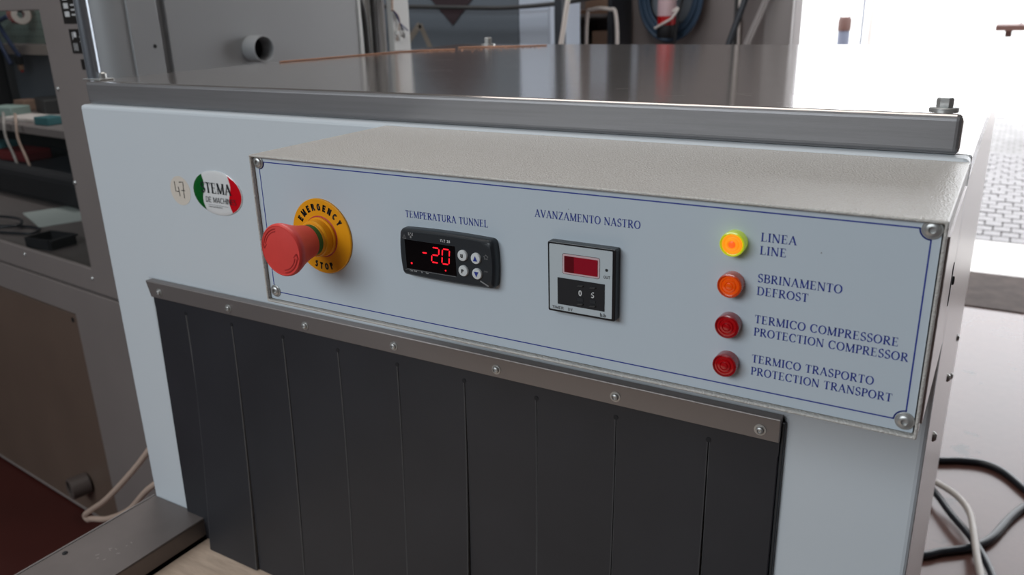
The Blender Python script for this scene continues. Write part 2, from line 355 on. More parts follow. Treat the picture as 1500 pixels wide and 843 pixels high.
def bglyph(c, w):
    wf = lambda t: w; h = w / 2; st = lambda *p: stroke(list(p), wf); bar = _rc
    if c == 'A': return st((h, 0), (.36, 1)) + st((.36, 1), (.72 - h, 0)) + [bar(.16, .56, .25, .25 + w)], .72
    if c == 'B': return [bar(0, w, 0, 1)] + stroke([(0, 1 - h)] + _arc(.36, .75, .2, .25 - h, 90, -90, 8) + [(0, .5)], wf) + stroke([(0, .5)] + _arc(.38, .25 + h / 2, .22, .25 - h / 2, 90, -90, 8) + [(0, h)], wf), .66
    if c in 'CG':
        g = stroke(_arc(.36, .5, .36 - h, .5 - h, 42, 318, 20), wf)
        if c == 'G': g += [bar(.38, .70, .40, .40 + w), bar(.70 - w, .70, .06, .45)]
        return g, .72
    if c == 'D': return [bar(0, w, 0, 1)] + stroke([(0, 1 - h)] + _arc(.28, .5, .40 - h, .5 - h, 90, -90, 12) + [(0, h)], wf), .69
    if c == 'E': return [bar(0, w, 0, 1), bar(0, .58, 0, w), bar(0, .58, 1 - w, 1), bar(0, .53, .5 - h, .5 + h)], .60
    if c == 'F': return [bar(0, w, 0, 1), bar(0, .56, 1 - w, 1), bar(0, .50, .48 - h, .48 + h)], .57
    if c == 'H': return [bar(0, w, 0, 1), bar(.66 - w, .66, 0, 1), bar(0, .66, .5 - h, .5 + h)], .68
    if c == 'I': return [bar(0, w, 0, 1)], w + .02
    if c == 'L': return [bar(0, w, 0, 1), bar(0, .54, 0, w)], .55
    if c == 'M': return [bar(0, w, 0, 1), bar(.84 - w, .84, 0, 1)] + st((h, .98), (.42, .08)) + st((.42, .08), (.84 - h, .98)), .86
    if c == 'N': return [bar(0, w, 0, 1), bar(.68 - w, .68, 0, 1)] + st((h, .98), (.68 - h, .02)), .70
    if c in 'O0': k = .37 if c == 'O' else .28; return stroke(_arc(k, .5, k - h, .5 - h, 0, 360, 24), wf), 2 * k
    if c == 'P': return [bar(0, w, 0, 1)] + stroke([(0, 1 - h)] + _arc(.36, .73, .24 - h, .27 - h, 90, -90, 10) + [(0, .46 + h)], wf), .62
    if c == 'R': return [bar(0, w, 0, 1)] + stroke([(0, 1 - h)] + _arc(.38, .73, .25 - h, .27 - h, 90, -90, 10) + [(0, .46 + h)], wf) + st((.36, .5), (.60, 0)), .67
    if c == 'S': return stroke(_arc(.30, .74, .29 - h, .26 - h, 25, 250, 12) + _arc(.30, .26 + h / 2, .29 - h, .26 - h / 2, 70, -155, 12), wf), .62
    if c == 'T': return [bar(.31 - h, .31 + h, 0, 1), bar(0, .62, 1 - w, 1)], .62
    if c == 'U': return [bar(0, w, .33, 1), bar(.64 - w, .64, .33, 1)] + stroke(_arc(.32, .34, .32 - h, .34 - h, 180, 360, 12), wf), .65
    if c == 'V': return st((h, 1), (.34, 0)) + st((.34, 0), (.68 - h, 1)), .68
    if c == 'Y': return st((h, 1), (.34, .45)) + st((.68 - h, 1), (.34, .45)) + [bar(.34 - h, .34 + h, 0, .48)], .68
    if c == '2': return stroke(_arc(.29, .72, .28 - h, .28 - h, 160, -30, 12) + [(h * .8, h)], wf) + [bar(0, .57, 0, w)], .58
    if c == '5': return stroke([(.10, .50)] + _arc(.27, .31, .29 - h, .31 - h, 115, -150, 14), wf) + [bar(.06, .52, 1 - w, 1)] + st((.06 + h, 1), (.06 + h, .46)), .58
    if c == '8': return stroke(_arc(.29, .74, .25 - h, .26 - h, 0, 360, 16), wf) + stroke(_arc(.29, .27, .29 - h, .27 - h, 0, 360, 16), wf), .58
    return [], .32
def bold_polys(txt, x0, x1, zb, h, w=.2, shear=0.0):
    out = []; pen = 0
    for c in txt:
        g, adv = bglyph(c, w); out += [[(pen + x + shear * y, y) for x, y in p] for p in g]; pen += adv + .13
    s = (x1 - x0) / (pen - .13)
    return [[(x0 + x * s, zb + y * h) for x, y in p] for p in out]
def sans(name, txt, x, z, h, y, mt, parent=None, bold=0.0, rot=0.0, sx=1.0, align='LEFT', mm=None, shear=0):
    """flat text from Blender's own font: baseline start (x, z), cap height h, on plane y"""
    cu = bpy.data.curves.new('t', 'FONT'); cu.body = txt; cu.size = h / 0.69; cu.align_x = align; cu.offset = bold * h; cu.resolution_u = 3; cu.shear = shear
    to = bpy.data.objects.new('t', cu); C.objects.link(to)
    dg = bpy.context.evaluated_depsgraph_get(); me = bpy.data.meshes.new_from_object(to.evaluated_get(dg))
    bpy.data.objects.remove(to); bpy.data.curves.remove(cu)
    cr, sr = cos(rot), sin(rot)
    for v in me.vertices:
        a, b = v.co.x * sx, v.co.y
        p = Vector((x + a * cr - b * sr, y, z + a * sr + b * cr)); v.co = mm @ p if mm else p
    me.materials.append(mt); me.name = name
    o = bpy.data.objects.new(name, me); C.objects.link(o)
    if parent is not None: o.parent = parent
    return o
def join_into(dst, srcs):
    bm = bmesh.new()
    for o in [dst] + srcs: bm.from_mesh(o.data)
    bm.to_mesh(dst.data); bm.free()
    for o in srcs: bpy.data.objects.remove(o)
    return dst

FZ = -1.33
# ------------------------------------------------------------------ the setting
def struct(o): o['kind'] = 'structure'; return o
struct(box('floor', -5.2, 3.8, -4.6, 4.2, FZ - 0.1, FZ, M['floor']))
fr = box('floor_paint', -5.2, -1.0, -2.2, 1.2, FZ, FZ + 0.003, M['floor_red']); fr.name = 'floor_red'; struct(fr)
struct(box('trim_1', -1.09, 3.0, 3.66, 4.24, FZ - 0.05, FZ + 0.006, M['threshold'], bevel=0.003))
struct(grid_plate('wall_back', [-5.2, -1.09, 3.0, 3.8], [FZ - .1, 1.3, 3.0], {(1, 0)}, 4.3, 4.5, M['wall']))
struct(box('wall_left', -5.4, -5.2, -4.6, 4.5, FZ - .1, 3.0, M['wall']))
struct(box('wall_right', 3.8, 4.0, -4.6, 4.5, FZ - .1, 3.0, M['wall']))
struct(box('wall_front', -5.4, 4.0, -4.8, -4.6, FZ - .1, 3.0, M['wall']))
struct(box('ceiling', -5.4, 4.0, -4.8, 4.5, 3.0, 3.15, M['ceil']))
struct(grid_plate('trim_2', [-1.24, -1.09, 3.0, 3.12], [FZ, 1.3, 1.4], {(1, 0)}, 4.26, 4.32, M['trim'], bevel=0.006))
# outside yard: concrete apron, then pavers (single ones near, brick texture far)
struct(box('apron', -8, 12, 4.21, 4.98, FZ - .12, FZ - .01, M['concrete'])).name = 'floor_apron'
yard = struct(box('yard', -20, 30, 4.98, 40, FZ - .2, FZ - .03, M['yard'])); yard.name = 'floor_yard'
bed = struct(box('paving', -0.47, 0.68, 4.98, 8.26, FZ - .029, FZ - .022, M['joint'])); bed.name = 'floor_paving'
pv = None; col = 0
bmp = bmesh.new(); abox(bmp, -.0465, .0465, -.053, .053, 0, .02)
bmesh.ops.bevel(bmp, geom=[e for e in bmp.edges if all(v.co.z > .01 for v in e.verts)], offset=.004, segments=1, affect='EDGES')
pm = bpy.data.meshes.new('paver'); bmp.to_mesh(pm); bmp.free(); pm.materials.append(M['paver'])
for j in range(26):
    for i in range(11):
        o = bpy.data.objects.new('paver', pm); C.objects.link(o); o.parent = bed
        o.location = (-.42 + i * .10 + (.05 if j % 2 else 0) + random.uniform(-.001, .001), 5.045 + j * .126, FZ - .025 + random.uniform(-.003, .002)); o.rotation_euler = (random.uniform(-.012, .012), random.uniform(-.015, .015), random.uniform(-.01, .01))
struct(box('far_glare_slab', -20, 30, 11.0, 40, FZ - .028, FZ - .02, M['concrete'])).name = 'floor_far_glare'  # pale slab added so the far paving whitens as if in glare
struct(box('wall_yard', -14, 20, 16, 16.3, FZ - .2, .35, M['ext_wall']))

# ------------------------------------------------------------------ the tunnel machine
XL, XR = -0.9935, 0.0
T = thing('cooling_tunnel', 'white enamelled tunnel machine with steel lid, control box and black strip curtain', 'machine', (-0.5, 0.4, FZ))
T0 = Vector((-0.5, 0.4, FZ))
def fix(root, off):
    """parts are modelled in world coordinates; shift them under the thing's base"""
    for ch in [o for o in C.objects if o.parent is root]:
        ch.matrix_parent_inverse = Matrix.Translation(-Vector(off))
OX0, OX1, OZ0, OZ1 = -0.912, -0.105, -0.628, -0.222
fp = grid_plate('front_panel', [XL, OX0, OX1, XR], [FZ + .1, OZ0, OZ1, 0.0], {(1, 1)}, 0.0, 0.022, M['white'], T, bevel=0.0045)
box('side_panel', XR - .004, XR - .0008, 0.022, 0.86, FZ + .1, -.006, M['steel_side'], T)
box('side_panel', XL + .0008, XL + .004, 0.022, 0.86, FZ + .1, -.004, M['steel_side'], T)
box('rear_panel', XL + .004, XR - .004, 0.85, 0.86, FZ + .1, -.004, M['steel_side'], T)
box('top_frame', XL, XR, 0.0225, 0.86, -.02, -.0005, M['ledge'], T, bevel=0.002)
box('tunnel_floor', XL + .005, XR - .005, .023, .849, -.66, -.65, M['steel'], T)
for x in (XL + .05, XR - .05):
    for y in (.06, .8):
        lathe('foot', [(.018, .1), (.018, .03), (.035, .012), (.035, 0)], (x, y, FZ), (0, 0, 1), M['steel'], T, n=20)
# lid
lid = box('lid', XL + .001, -.008, .0117, .858, .0002, .028, M['steel_top'], T, bevel=0.0045, segs=4)
lid.data.materials.append(M['steel'])
for p_ in lid.data.polygons:
    if p_.normal.y < -.5 or p_.normal.x < -.5: p_.material_index = 1
def hexbolt(loc, r=.006, h=.008, parent=T, nm='bolt', d=(0, 0, 1)):
    bm = bmesh.new(); alathe(bm, [(r * 1.75, 0), (r * 1.75, .0016), (r * 1.6, .002)], loc, d, 32)
    p = Vector(loc) + Vector(d).normalized() * .002
    alathe(bm, [(r * .95, 0), (r, .0006), (r, h - .001), (r * .86, h)], p, d, 6)
    bmesh.ops.recalc_face_normals(bm, faces=bm.faces)
    return link(nm, bm, M['screw'], parent, smooth=True, ang=30)
hexbolt((-.0225, .036, .028), r=.0056, h=.0065)
hexbolt((-.905, .83, .028), r=.008, h=.012)
random.seed(5); scr = bmesh.new()
for _ in range(46):
    x = random.uniform(-.75, -.03); y = random.uniform(.03, .6); a = random.gauss(.25, .35); l = random.uniform(.004, .03) * (1.6 if x < -.3 else .8)
    q = [Vector((x, y, .02815)), Vector((x + l * cos(a), y + l * sin(a), .02815))]; n_ = Vector((-sin(a), cos(a), 0)) * .00018
    scr.faces.new([scr.verts.new(v) for v in (q[0] - n_, q[1] - n_, q[1] + n_, q[0] + n_)])
link('lid_scratches', scr, M['scratch'], T)['kind'] = 'stuff'
# chrome stay on the lid's left corner
post = tube('support_post', [(-.9965, .030, .0), (-.9965, .030, .75)], .0088, M['chrome'], T, n=24, straight=True)
b_ = box('post_bracket', -1.008, -.972, .020, .040, .028, .0300, M['screw'], T, bevel=.0008)
lathe('bracket_nut', [(.0045, 0), (.0045, .006), (.003, .0075)], (-.979, .030, .0300), (0, 0, 1), M['screw'], T, n=6)

# control box -----------------------------------------------------
BY = -.1746; BX0, BX1, BZ0, BZ1 = -.5007, 0.0, -.1263, -.0016
PY = BY + .0034           # face plate surface
hb = bmesh.new(); t_ = .0018
# C-shaped folded shell: top, bottom, left, right walls
gx = [BX0, BX0 + t_, BX1 - t_, BX1]; gz = [BZ0, BZ0 + t_, BZ1 - t_, BZ1]; hb.free()
housing = grid_plate('control_box_housing', gx, gz, {(1, 1)}, BY, -.0005, M['powder'], T, bevel=0.0011, segs=3)
fpm = prism('face_plate', rrect(BX0 + t_ + .0006, BX1 - t_ - .0008, BZ0 + t_ + .0006, BZ1 - t_ - .0006, .001), PY, PY + .002, M['plate'], T)
box('gasket', BX0 + t_, BX1 - t_, PY + .0021, PY + .004, BZ0 + t_, BZ1 - t_, M['gap'], T)
E1 = PY - .00012
# blue border with notched corners
bx0, bx1, bz0, bz1, br = -.4935, -.0072, -.1172, -.0072, .0058
pts = []
for cx, cz, a0, a1 in ((bx0, bz1, 0, -90), (bx0, bz0, 90, 0), (bx1, bz0, 180, 90), (bx1, bz1, 270, 180)):
    pts += _arc(cx, cz, br, br, a0, a1, 10)
bpoly = []
for i in range(len(pts)):
    a, b = Vector(pts[i]), Vector(pts[(i + 1) % len(pts)]); t = (b - a).normalized(); n = Vector((-t.y, t.x)) * .00040
    a2 = a - t * .0002; b2 = b + t * .0002
    bpoly.append([tuple(a2 + n), tuple(b2 + n), tuple(b2 - n), tuple(a2 - n)])
flat('border_line', bpoly, E1, M['blue'], fpm)
CH = .0051
for txt, x0, x1, zb in (('LINEA', -.0935, -.0735, -.0242), ('LINE', -.0935, -.0785, -.0320), ('SBRINAMENTO', -.0935, -.047, -.0487), ('DEFROST', -.0935, -.0645, -.0566),
                        ('TERMICO COMPRESSORE', -.0935, -.0155, -.0742), ('PROTECTION COMPRESSOR', -.0935, -.0098, -.0822), ('TERMICO TRASPORTO', -.0935, -.0253, -.0995), ('PROTECTION TRANSPORT', -.0935, -.0150, -.1076),
                        ('TEMPERATURA TUNNEL', -.3485, -.2775, -.0372), ('AVANZAMENTO NASTRO', -.2408, -.1665, -.0255)):
    flat('lettering', serif_polys(txt, x0, x1, zb, CH), E1, M['blue'], fpm)
for a_, b_, c_ in ((-.0600, -.0268, .0004), (-.216, -.0180, .0003)): flat('speck', [disc(a_, b_, c_, 8)], E1, M['grey_ink'], fpm)
def button_screw(x, z, y, parent, r=.0046, washer=.0062):
    s = lathe('screw', [(washer, 0), (washer, .0007), (washer * .93, .0010), (r * 1.02, .0010), (r, .0014), (r * .86, .0021), (r * .6, .0025), (r * .44, .0026), (r * .42, .0012), (0, .0010)], (x, y, z), (0, -1, 0), M['screw'], parent, n=28)
    return s
for x, z in ((bx0, bz1 - .0004), (bx0 + .0015, bz0 + .0008), (bx1, bz1), (bx1, bz0)): button_screw(x, z, PY, fpm, .0041, .0052)

# emergency button
EB = Vector((-.4319, PY, -.0615))
eb = thing('emergency_button', '', '', EB); del eb['label']; del eb['category']; eb.parent = T
ex, ez = EB.x, EB.z
lathe('legend_plate', [(.0302, 0), (.0302, .0013), (.0296, .0018), (.0160, .0018)], EB, (0, -1, 0), M['yellow'], eb, n=72)
lathe('collar', [(.0157, .0016), (.0157, .0036), (.0152, .0042), (.0143, .0042), (.0143, .0100), (.0137, .0108), (.0128, .0109), (.0126, .0128), (.0118, .0130)], EB, (0, -1, 0), M['yellow'], eb, n=56)
lathe('collar_gap', [(.0167, .00185), (.0156, .0021)], EB, (0, -1, 0), M['red_dark'], eb, n=56, cap=False)
lathe('green_ring', [(.0123, .0125), (.0123, .0178)], EB, (0, -1, 0), M['green'], eb, n=48)
cap = lathe('mushroom_cap', [(.0117, .0174), (.0128, .0177), (.0132, .0195), (.0142, .0245), (.0156, .0295), (.0174, .0345), (.0191, .0382), (.0201, .0408), (.0203, .0428), (.0200, .0444), (.0191, .0455), (.0187, .0455), (.0184, .0452), (.012, .0461), (.006, .0465), (0, .0466)], EB, (0, -1, 0), M['red'], eb, n=72)
for a0, a1 in ((100, 165), (280, 345)):
    ar = stroke(_arc(ex, ez, .0148, .0148, a0, a1, 12), lambda t: .0007) + stroke(_arc(ex, ez, .0168, .0168, a0, a1, 12), lambda t: .0007)
    ca, sa = cos(radians(a1)), sin(radians(a1)); tv = Vector((-sa, ca)); rv = Vector((ca, sa)); c0 = Vector((ex, ez)) + rv * .0158
    for s_ in (1, -1):
        ar += stroke([tuple(c0 + rv * .0022 * s_), tuple(c0 + tv * .004)], lambda t: .0007)
    flat('arrow_mark', ar, PY - .0460, M['red_dark'], eb)
def arc_text(txt, mid, span, rad, h, up):
    polys = []; W = [bglyph(c, .27)[1] for c in txt]; tot = sum(W) + .13 * (len(W) - 1); pen = 0
    for c, wd in zip(txt, W):
        f = (pen + wd / 2) / tot - .5; pen += wd + .13
        a = radians(mid - span * f) if up else radians(mid + span * f); rot = a - pi / 2 if up else a + pi / 2
        px, pz = ex + rad * cos(a), ez + rad * sin(a)
        for p in bglyph(c, .27)[0]:
            q = []
            for x, y in p:
                u, v = (x - wd / 2) * h * .92, y * h; q.append((px + u * cos(rot) - v * sin(rot), pz + u * sin(rot) + v * cos(rot)))
            polys.append(q)
    return flat('lettering', polys, PY - .00193, M['black_ink'], eb)
arc_text('EMERGENCY', 90, 126, .0208, .0056, True)
arc_text('STOP', 270, 48, .0272, .0056, False)
for ch in [o for o in C.objects if o.parent is eb]: ch.matrix_parent_inverse = Matrix.Translation(-EB)

# temperature controller
TC = thing('temperature_controller', '', '', (-.3101, PY, -.0616)); del TC['label']; del TC['category']; TC.parent = T
tx0, tx1, tz0, tz1 = -.3490, -.2702, -.0790, -.0440
def ctl_outline(ins=0, b=.0022):
    o = []; x0, x1, z0, z1 = tx0 + ins, tx1 - ins, tz0 + ins, tz1 - ins; r = .0028; zc = (z0 + z1) / 2; xc = (x0 + x1) / 2
    for x, z in rrect(x0, x1, z0, z1, r, 6):
        o.append((x, z))
    # subdivide the long sides and bulge them
    res = []
    for i in range(len(o)):
        a, b2 = Vector(o[i]), Vector(o[(i + 1) % len(o)]); res.append(tuple(a))
        if (b2 - a).length > .01:
            for k in range(1, 10): res.append(tuple(a.lerp(b2, k / 10)))
    out = []
    for x, z in res:
        u = (z - zc) / ((z1 - z0) / 2); v = (x - xc) / ((x1 - x0) / 2)
        dx = b * (1 - min(1, u * u)) * (1 if x > xc else -1) * (1 if abs(v) > .9 else 0)
        dz = .0010 * (1 - min(1, v * v)) * (1 if z > zc else -1) * (1 if abs(u) > .9 else 0)
        out.append((x + dx, z + dz))
    return out
bm = bmesh.new(); layers = [(0, 0), (0, .0045), (.0006, .0065), (.0020, .0078)]; rings = []
for ins, h in layers: rings.append([bm.verts.new((x, PY - h, z)) for x, z in ctl_outline(ins, .0016)])
for a, b in zip(rings, rings[1:]):
    n = len(a)
    for i in range(n): bm.faces.new((a[i], a[(i + 1) % n], b[(i + 1) % n], b[i]))
bm.faces.new(rings[-1]); bm.faces.new(list(reversed(rings[0]))); bmesh.ops.recalc_face_normals(bm, faces=bm.faces)
link('bezel', bm, M['ctl'], TC, smooth=True, ang=35)
CY = PY - .0078
prism('display_window', [(-.3445, -.0514), (-.3008, -.0514), (-.3003, -.0731), (-.3440, -.0731)], CY - .0003, CY + .001, M['ctl_face'], TC)
DY = CY - .00045
def seven(ch, x, z, w, h, t=.0013, sl=.10):
    segs = {'-': 'g', '2': 'abged', '0': 'abcdef', '8': 'abcdefg'}[ch]; P = []
    g = .0003; hh = h / 2
    D = {'a': ((0, h), (w, h)), 'b': ((w, h), (w, hh)), 'c': ((w, hh), (w, 0)), 'd': ((0, 0), (w, 0)), 'e': ((0, hh), (0, 0)), 'f': ((0, h), (0, hh)), 'g': ((0, hh), (w, hh))}
    for s in segs:
        a, b = Vector(D[s][0]), Vector(D[s][1]); tt = (b - a).normalized(); n = Vector((-tt.y, tt.x)); a = a + tt * (g + t * .15); b = b - tt * (g + t * .15)
        P.append([a, a + tt * t / 2 + n * t / 2, b - tt * t / 2 + n * t / 2, b, b - tt * t / 2 - n * t / 2, a + tt * t / 2 - n * t / 2])
    return [[(x + p.x + sl * p.y, z + p.y) for p in q] for q in P]
flat('minus_sign', seven('-', -.3300, -.0648, .0050, .0108, .0011), DY, M['seg'], TC)
flat('digit', seven('2', -.3212, -.0655, .0060, .0110, .0010), DY, M['seg'], TC)
flat('digit', seven('0', -.3122, -.0655, .0060, .0110, .0010), DY, M['seg'], TC)
flat('status_led', [disc(-.3392, -.0688, .0008, 14)], DY, M['seg'], TC)
flat('status_led', [disc(-.3093, -.0703, .0006, 14)], DY, M['seg'], TC)
for nm, kx, kz in (('U', -.2940, -.0570), ('up', -.2830, -.0577), ('P', -.2938, -.0681), ('down', -.2825, -.0687)):
    k = lathe('key', [(.0040, 0), (.0040, .0010), (.0036, .0016), (.0015, .0019), (0, .0019)], (kx, CY, kz), (0, -1, 0), M['key'], TC, n=32)
    ky = CY - .0021
    if nm in 'UP': flat('key_letter', bold_polys(nm, kx - .0010, kx + .0010, kz - .0014, .0028, .24), ky, M['black_ink'], k)
    elif nm == 'up': flat('key_arrow', [[(kx - .0017, kz - .0017), (kx + .0017, kz - .0017), (kx, kz + .0021)]], ky, M['blue'], k)
    else: flat('key_arrow', [[(kx - .0018, kz + .0017), (kx, kz - .0021), (kx + .0018, kz + .0017)]], ky, M['blue'], k)
IY = CY - .0002
flat('lettering', bold_polys('TLY 28', -.3130, -.3045, -.0496, .0020, .2), IY, M['white_ink'], TC)
flat('symbol', [[(-.3395, -.0470), (-.3381, -.0470), (-.3381, -.0500), (-.3395, -.0500)], [(-.3410, -.0470), (-.3366, -.0470), (-.3366, -.0482), (-.3410, -.0482)], [(-.3410, -.0458), (-.3400, -.0458), (-.3400, -.0470), (-.3410, -.0470)], [(-.3393, -.0458), (-.3383, -.0458), (-.3383, -.0470), (-.3393, -.0470)], [(-.3376, -.0458), (-.3366, -.0458), (-.3366, -.0470), (-.3376, -.0470)]], IY, M['grey_ink'], TC)
tri = [(-.3463, -.0508), (-.3431, -.0508), (-.3447, -.0482)]
flat('warning_triangle', sum([stroke([tri[i], tri[(i + 1) % 3]], lambda t: .00028) for i in range(3)], []) + [_rc(-.34485, -.34455, -.0503, -.0494)], PY - .00785, M['grey_ink'], TC)
sp = [(.0019 * (1 if k % 2 == 0 else .55) * cos(radians(90 + k * 36)) - .2752, .0019 * (1 if k % 2 == 0 else .55) * sin(radians(90 + k * 36)) - .0560) for k in range(10)]
flat('star_symbol', sum([stroke([sp[i], sp[(i + 1) % 10]], lambda t: .0003) for i in range(10)], []), IY, M['grey_ink'], TC)
sans('lettering', 'Aux', -.2770, -.0667, .0012, IY, M['grey_ink'], TC)
sans('lettering', 'Out  Def        %      Fan', -.3415, -.0752, .0012, IY, M['white_ink'], TC)
flat('printed_line', stroke([(-.3455, -.0748), (-.3435, -.0738), (-.3010, -.0738)], lambda t: .0003), IY, M['grey_ink'], TC)
flat('printed_line', stroke([(-.2805, -.0738), (-.2738, -.0768)], lambda t: .0011), IY, M['grey_ink'], TC)
for ch in [o for o in C.objects if o.parent is TC]: ch.matrix_parent_inverse = Matrix.Translation((.3101, -PY, .0616))

# timer
TM = thing('timer', '', '', (-.2037, PY, -.0627)); del TM['label']; del TM['category']; TM.parent = T
mx0, mx1, mz0, mz1 = -.2279, -.1796, -.0868, -.0387; md = .0066
prism('timer_case', rrect(mx0, mx1, mz0, mz1, .0012, 3), PY - md, PY, M['timer_black'], TM, bevel=.0004)
prism('timer_front', rrect(mx0 + .0014, mx1 - .0022, mz0 + .0016, mz1 - .0014, .0006, 3), PY - md - .0004, PY - md + .0005, M['timer_face'], TM)
TY = PY - md - .0004
flat('window_edge', [rrect(-.2171, -.1903, -.0595, -.0454, .0016)], TY - .00005, M['hose'], TM)
flat('window_outline', [rrect(-.2168, -.1906, -.0592, -.0457, .0014)], TY - .0001, M['pink'], TM)
prism('red_window', rrect(-.2155, -.1918, -.0580, -.0470, .0003, 2), TY - .0004, TY, M['timer_red'], TM)
flat('dark_window_part', [_rc(-.2154, -.2085, -.0579, -.0471)], TY - .00045, M['timer_red_dark'], TM)
prism('thumbwheel_window', rrect(-.2205, -.1868, -.0808, -.0624, .0002, 2), TY - .0003, TY, M['dark'], TM)
for dx, ch in ((-.2038, '0'), (-.1950, '5')):
    flat('wheel_digit', bold_polys(ch, dx - .0012, dx + .0012, -.0727, .0040, .17), TY - .0008, M['white_ink'], TM)
    for zz in (-.0657, -.0783): prism('wheel_tab', [(dx - .0022, zz - .0006), (dx + .0014, zz - .0003), (dx + .0022, zz + .0006), (dx - .0014, zz + .0003)], TY - .0014, TY - .0003, M['hose'], TM)
    prism('wheel_tab', [(dx - .0021, -.0765), (dx + .0019, -.0765), (dx + .0019, -.0742), (dx - .0021, -.0742)], TY - .0006, TY - .0003, M['ctl'], TM)
flat('output_led', [disc(-.1857, -.0528, .0010, 16)], TY - .0001, M['dark'], TM)
for tx, xa, xb, z in (('OUT', -.1878, -.1833, -.0585), ('TIMER', -.2247, -.2162, -.0845), ('DV', -.2130, -.2097, -.0845)):
    flat('lettering', bold_polys(tx, xa, xb, z, .0020, .16), TY - .0001, M['hose'], TM)
sans('lettering', 'b.b', -.1900, -.0846, .0024, TY - .0001, M['black_ink'], TM, bold=.04)
for ch in [o for o in C.objects if o.parent is TM]: ch.matrix_parent_inverse = Matrix.Translation((.2037, -PY, .0627))

# indicator lamps
def lamp(z, side, face, core, lab):
    o = thing('indicator_lamp', lab, '', (-.1078, PY, z)); del o['category']; o.parent = T; L = (-.1078, PY, z)
    a = lathe('lens_rim', [(.0073, 0), (.0074, .0060), (.0072, .0070), (.0066, .0072), (.0062, .0066), (.0056, .0064)], L, (0, -1, 0), side, o, n=44, cap=False)
    b = lathe('lens_face', [(.0060, .0062), (.0058, .0069), (.0048, .0070), (.0044, .0065), (.0040, .0066), (.0036, .0074), (.0026, .0076), (.0022, .0070), (0, .0071)], L, (0, -1, 0), face, o, n=44)
    c = lathe('lens_core', [(.0021, .0068), (.0020, .0076), (.0010, .0079), (0, .0080)], L, (0, -1, 0), core, o, n=24)
    for ch in (a, b, c): ch.matrix_parent_inverse = Matrix.Translation((.1078, -PY, -z))
lamp(-.0262, M['lens_lit_side'], M['lens_lit'], M['lens_core'], 'glowing yellow and amber indicator lamp')
lamp(-.0514, M['lens_orange_side'], M['lens_orange'], M['lens_orange'], 'orange indicator lamp')
lamp(-.0770, M['lens_red_side'], M['lens_red'], M['lens_red'], 'dark red indicator lamp')
lamp(-.1022, M['lens_red_side'], M['lens_red'], M['lens_red'], 'dark red indicator lamp, lowest')

# stickers on the front panel
bm = bmesh.new()
alathe(bm, [(.0178, 0), (.0178, .0002)], (-.8235, 0, -.0953), (0, -1, 0), 40)
o = link('round_sticker', bm, M['sticker_cream'], T)
wn = lambda t: .0011
sk = stroke([(-.8320, -.0845), (-.8318, -.0965), (-.8255, -.0965)], wn) + stroke([(-.8262, -.0905), (-.8252, -.1020)], wn)
sk += stroke([(-.8238, -.0850), (-.8165, -.0842), (-.8175, -.0940), (-.8178, -.1040)], wn) + stroke([(-.8215, -.0948), (-.8150, -.0945)], lambda t: .0008)
flat('handwritten_number', sk, -.0004, M['black_ink'], o)
BA = Vector((-.7575, 0, -.0922)); ra, rb = .0408, .0262
badge = lathe('oval_badge', [(1, 0), (1, .06), (.97, .085), (.85, .105), (.5, .12), (0, .125)], (0, 0, 0), (0, -1, 0), M['badge_white'], T, n=64)
for v in badge.data.vertices:
    x, y, z = v.co; v.co = (BA.x + x * ra, BA.y + y * .018, BA.z + z * rb)
def badge_y(x, z):
    rr = min(1, math.hypot((x - BA.x) / ra, (z - BA.z) / rb)); pr = [(0, .125), (.5, .12), (.85, .105), (.97, .085), (1, .06)]
    for (r0, h0), (r1, h1) in zip(pr, pr[1:]):
        if rr <= r1: return -.018 * (h0 + (h1 - h0) * (rr - r0) / (r1 - r0)) - .00015
    return -.00125
def badge_band(name, sgn, mt):
    bm = bmesh.new(); N = 26; rows = []
    for i in range(N + 1):
        a = radians(-62 + 124 * i / N); zz = .985 * rb * sin(a); xo = .985 * ra * cos(a); wv = .0025 * sin(3.0 * zz / rb * 1.4)
        xi = .54 * ra + wv * sgn; xi = min(xi, xo)
        rows.append([bm.verts.new((BA.x + sgn * (xi + (xo - xi) * k / 6), badge_y(BA.x + sgn * (xi + (xo - xi) * k / 6), BA.z + zz), BA.z + zz)) for k in range(7)])
    for r0, r1 in zip(rows, rows[1:]):
        for k in range(6): bm.faces.new((r0[k], r0[k + 1], r1[k + 1], r1[k]) if sgn > 0 else (r0[k], r1[k], r1[k + 1], r0[k + 1]))
    return link(name, bm, mt, badge)
badge_band('green_band', -1, M['badge_green']); badge_band('red_band', 1, M['badge_red'])
flat('lettering', serif_polys('STEMA', -.7830, -.7320, -.0925, .0125), -.0029, M['badge_ink'], badge)
flat('lettering', bold_polys('DE MACHINES', -.7770, -.7265, -.1035, .0066, .10, .12), -.0029, M['badge_ink'], badge)
flat('printed_line', stroke([(-.7740, -.1062), (-.7400, -.1068)], lambda t: .0003), -.0027, M['badge_ink'], badge)
sans('lettering', 'www.stemamec.it', -.7735, -.1095, .0022, -.0027, M['badge_ink'], badge)

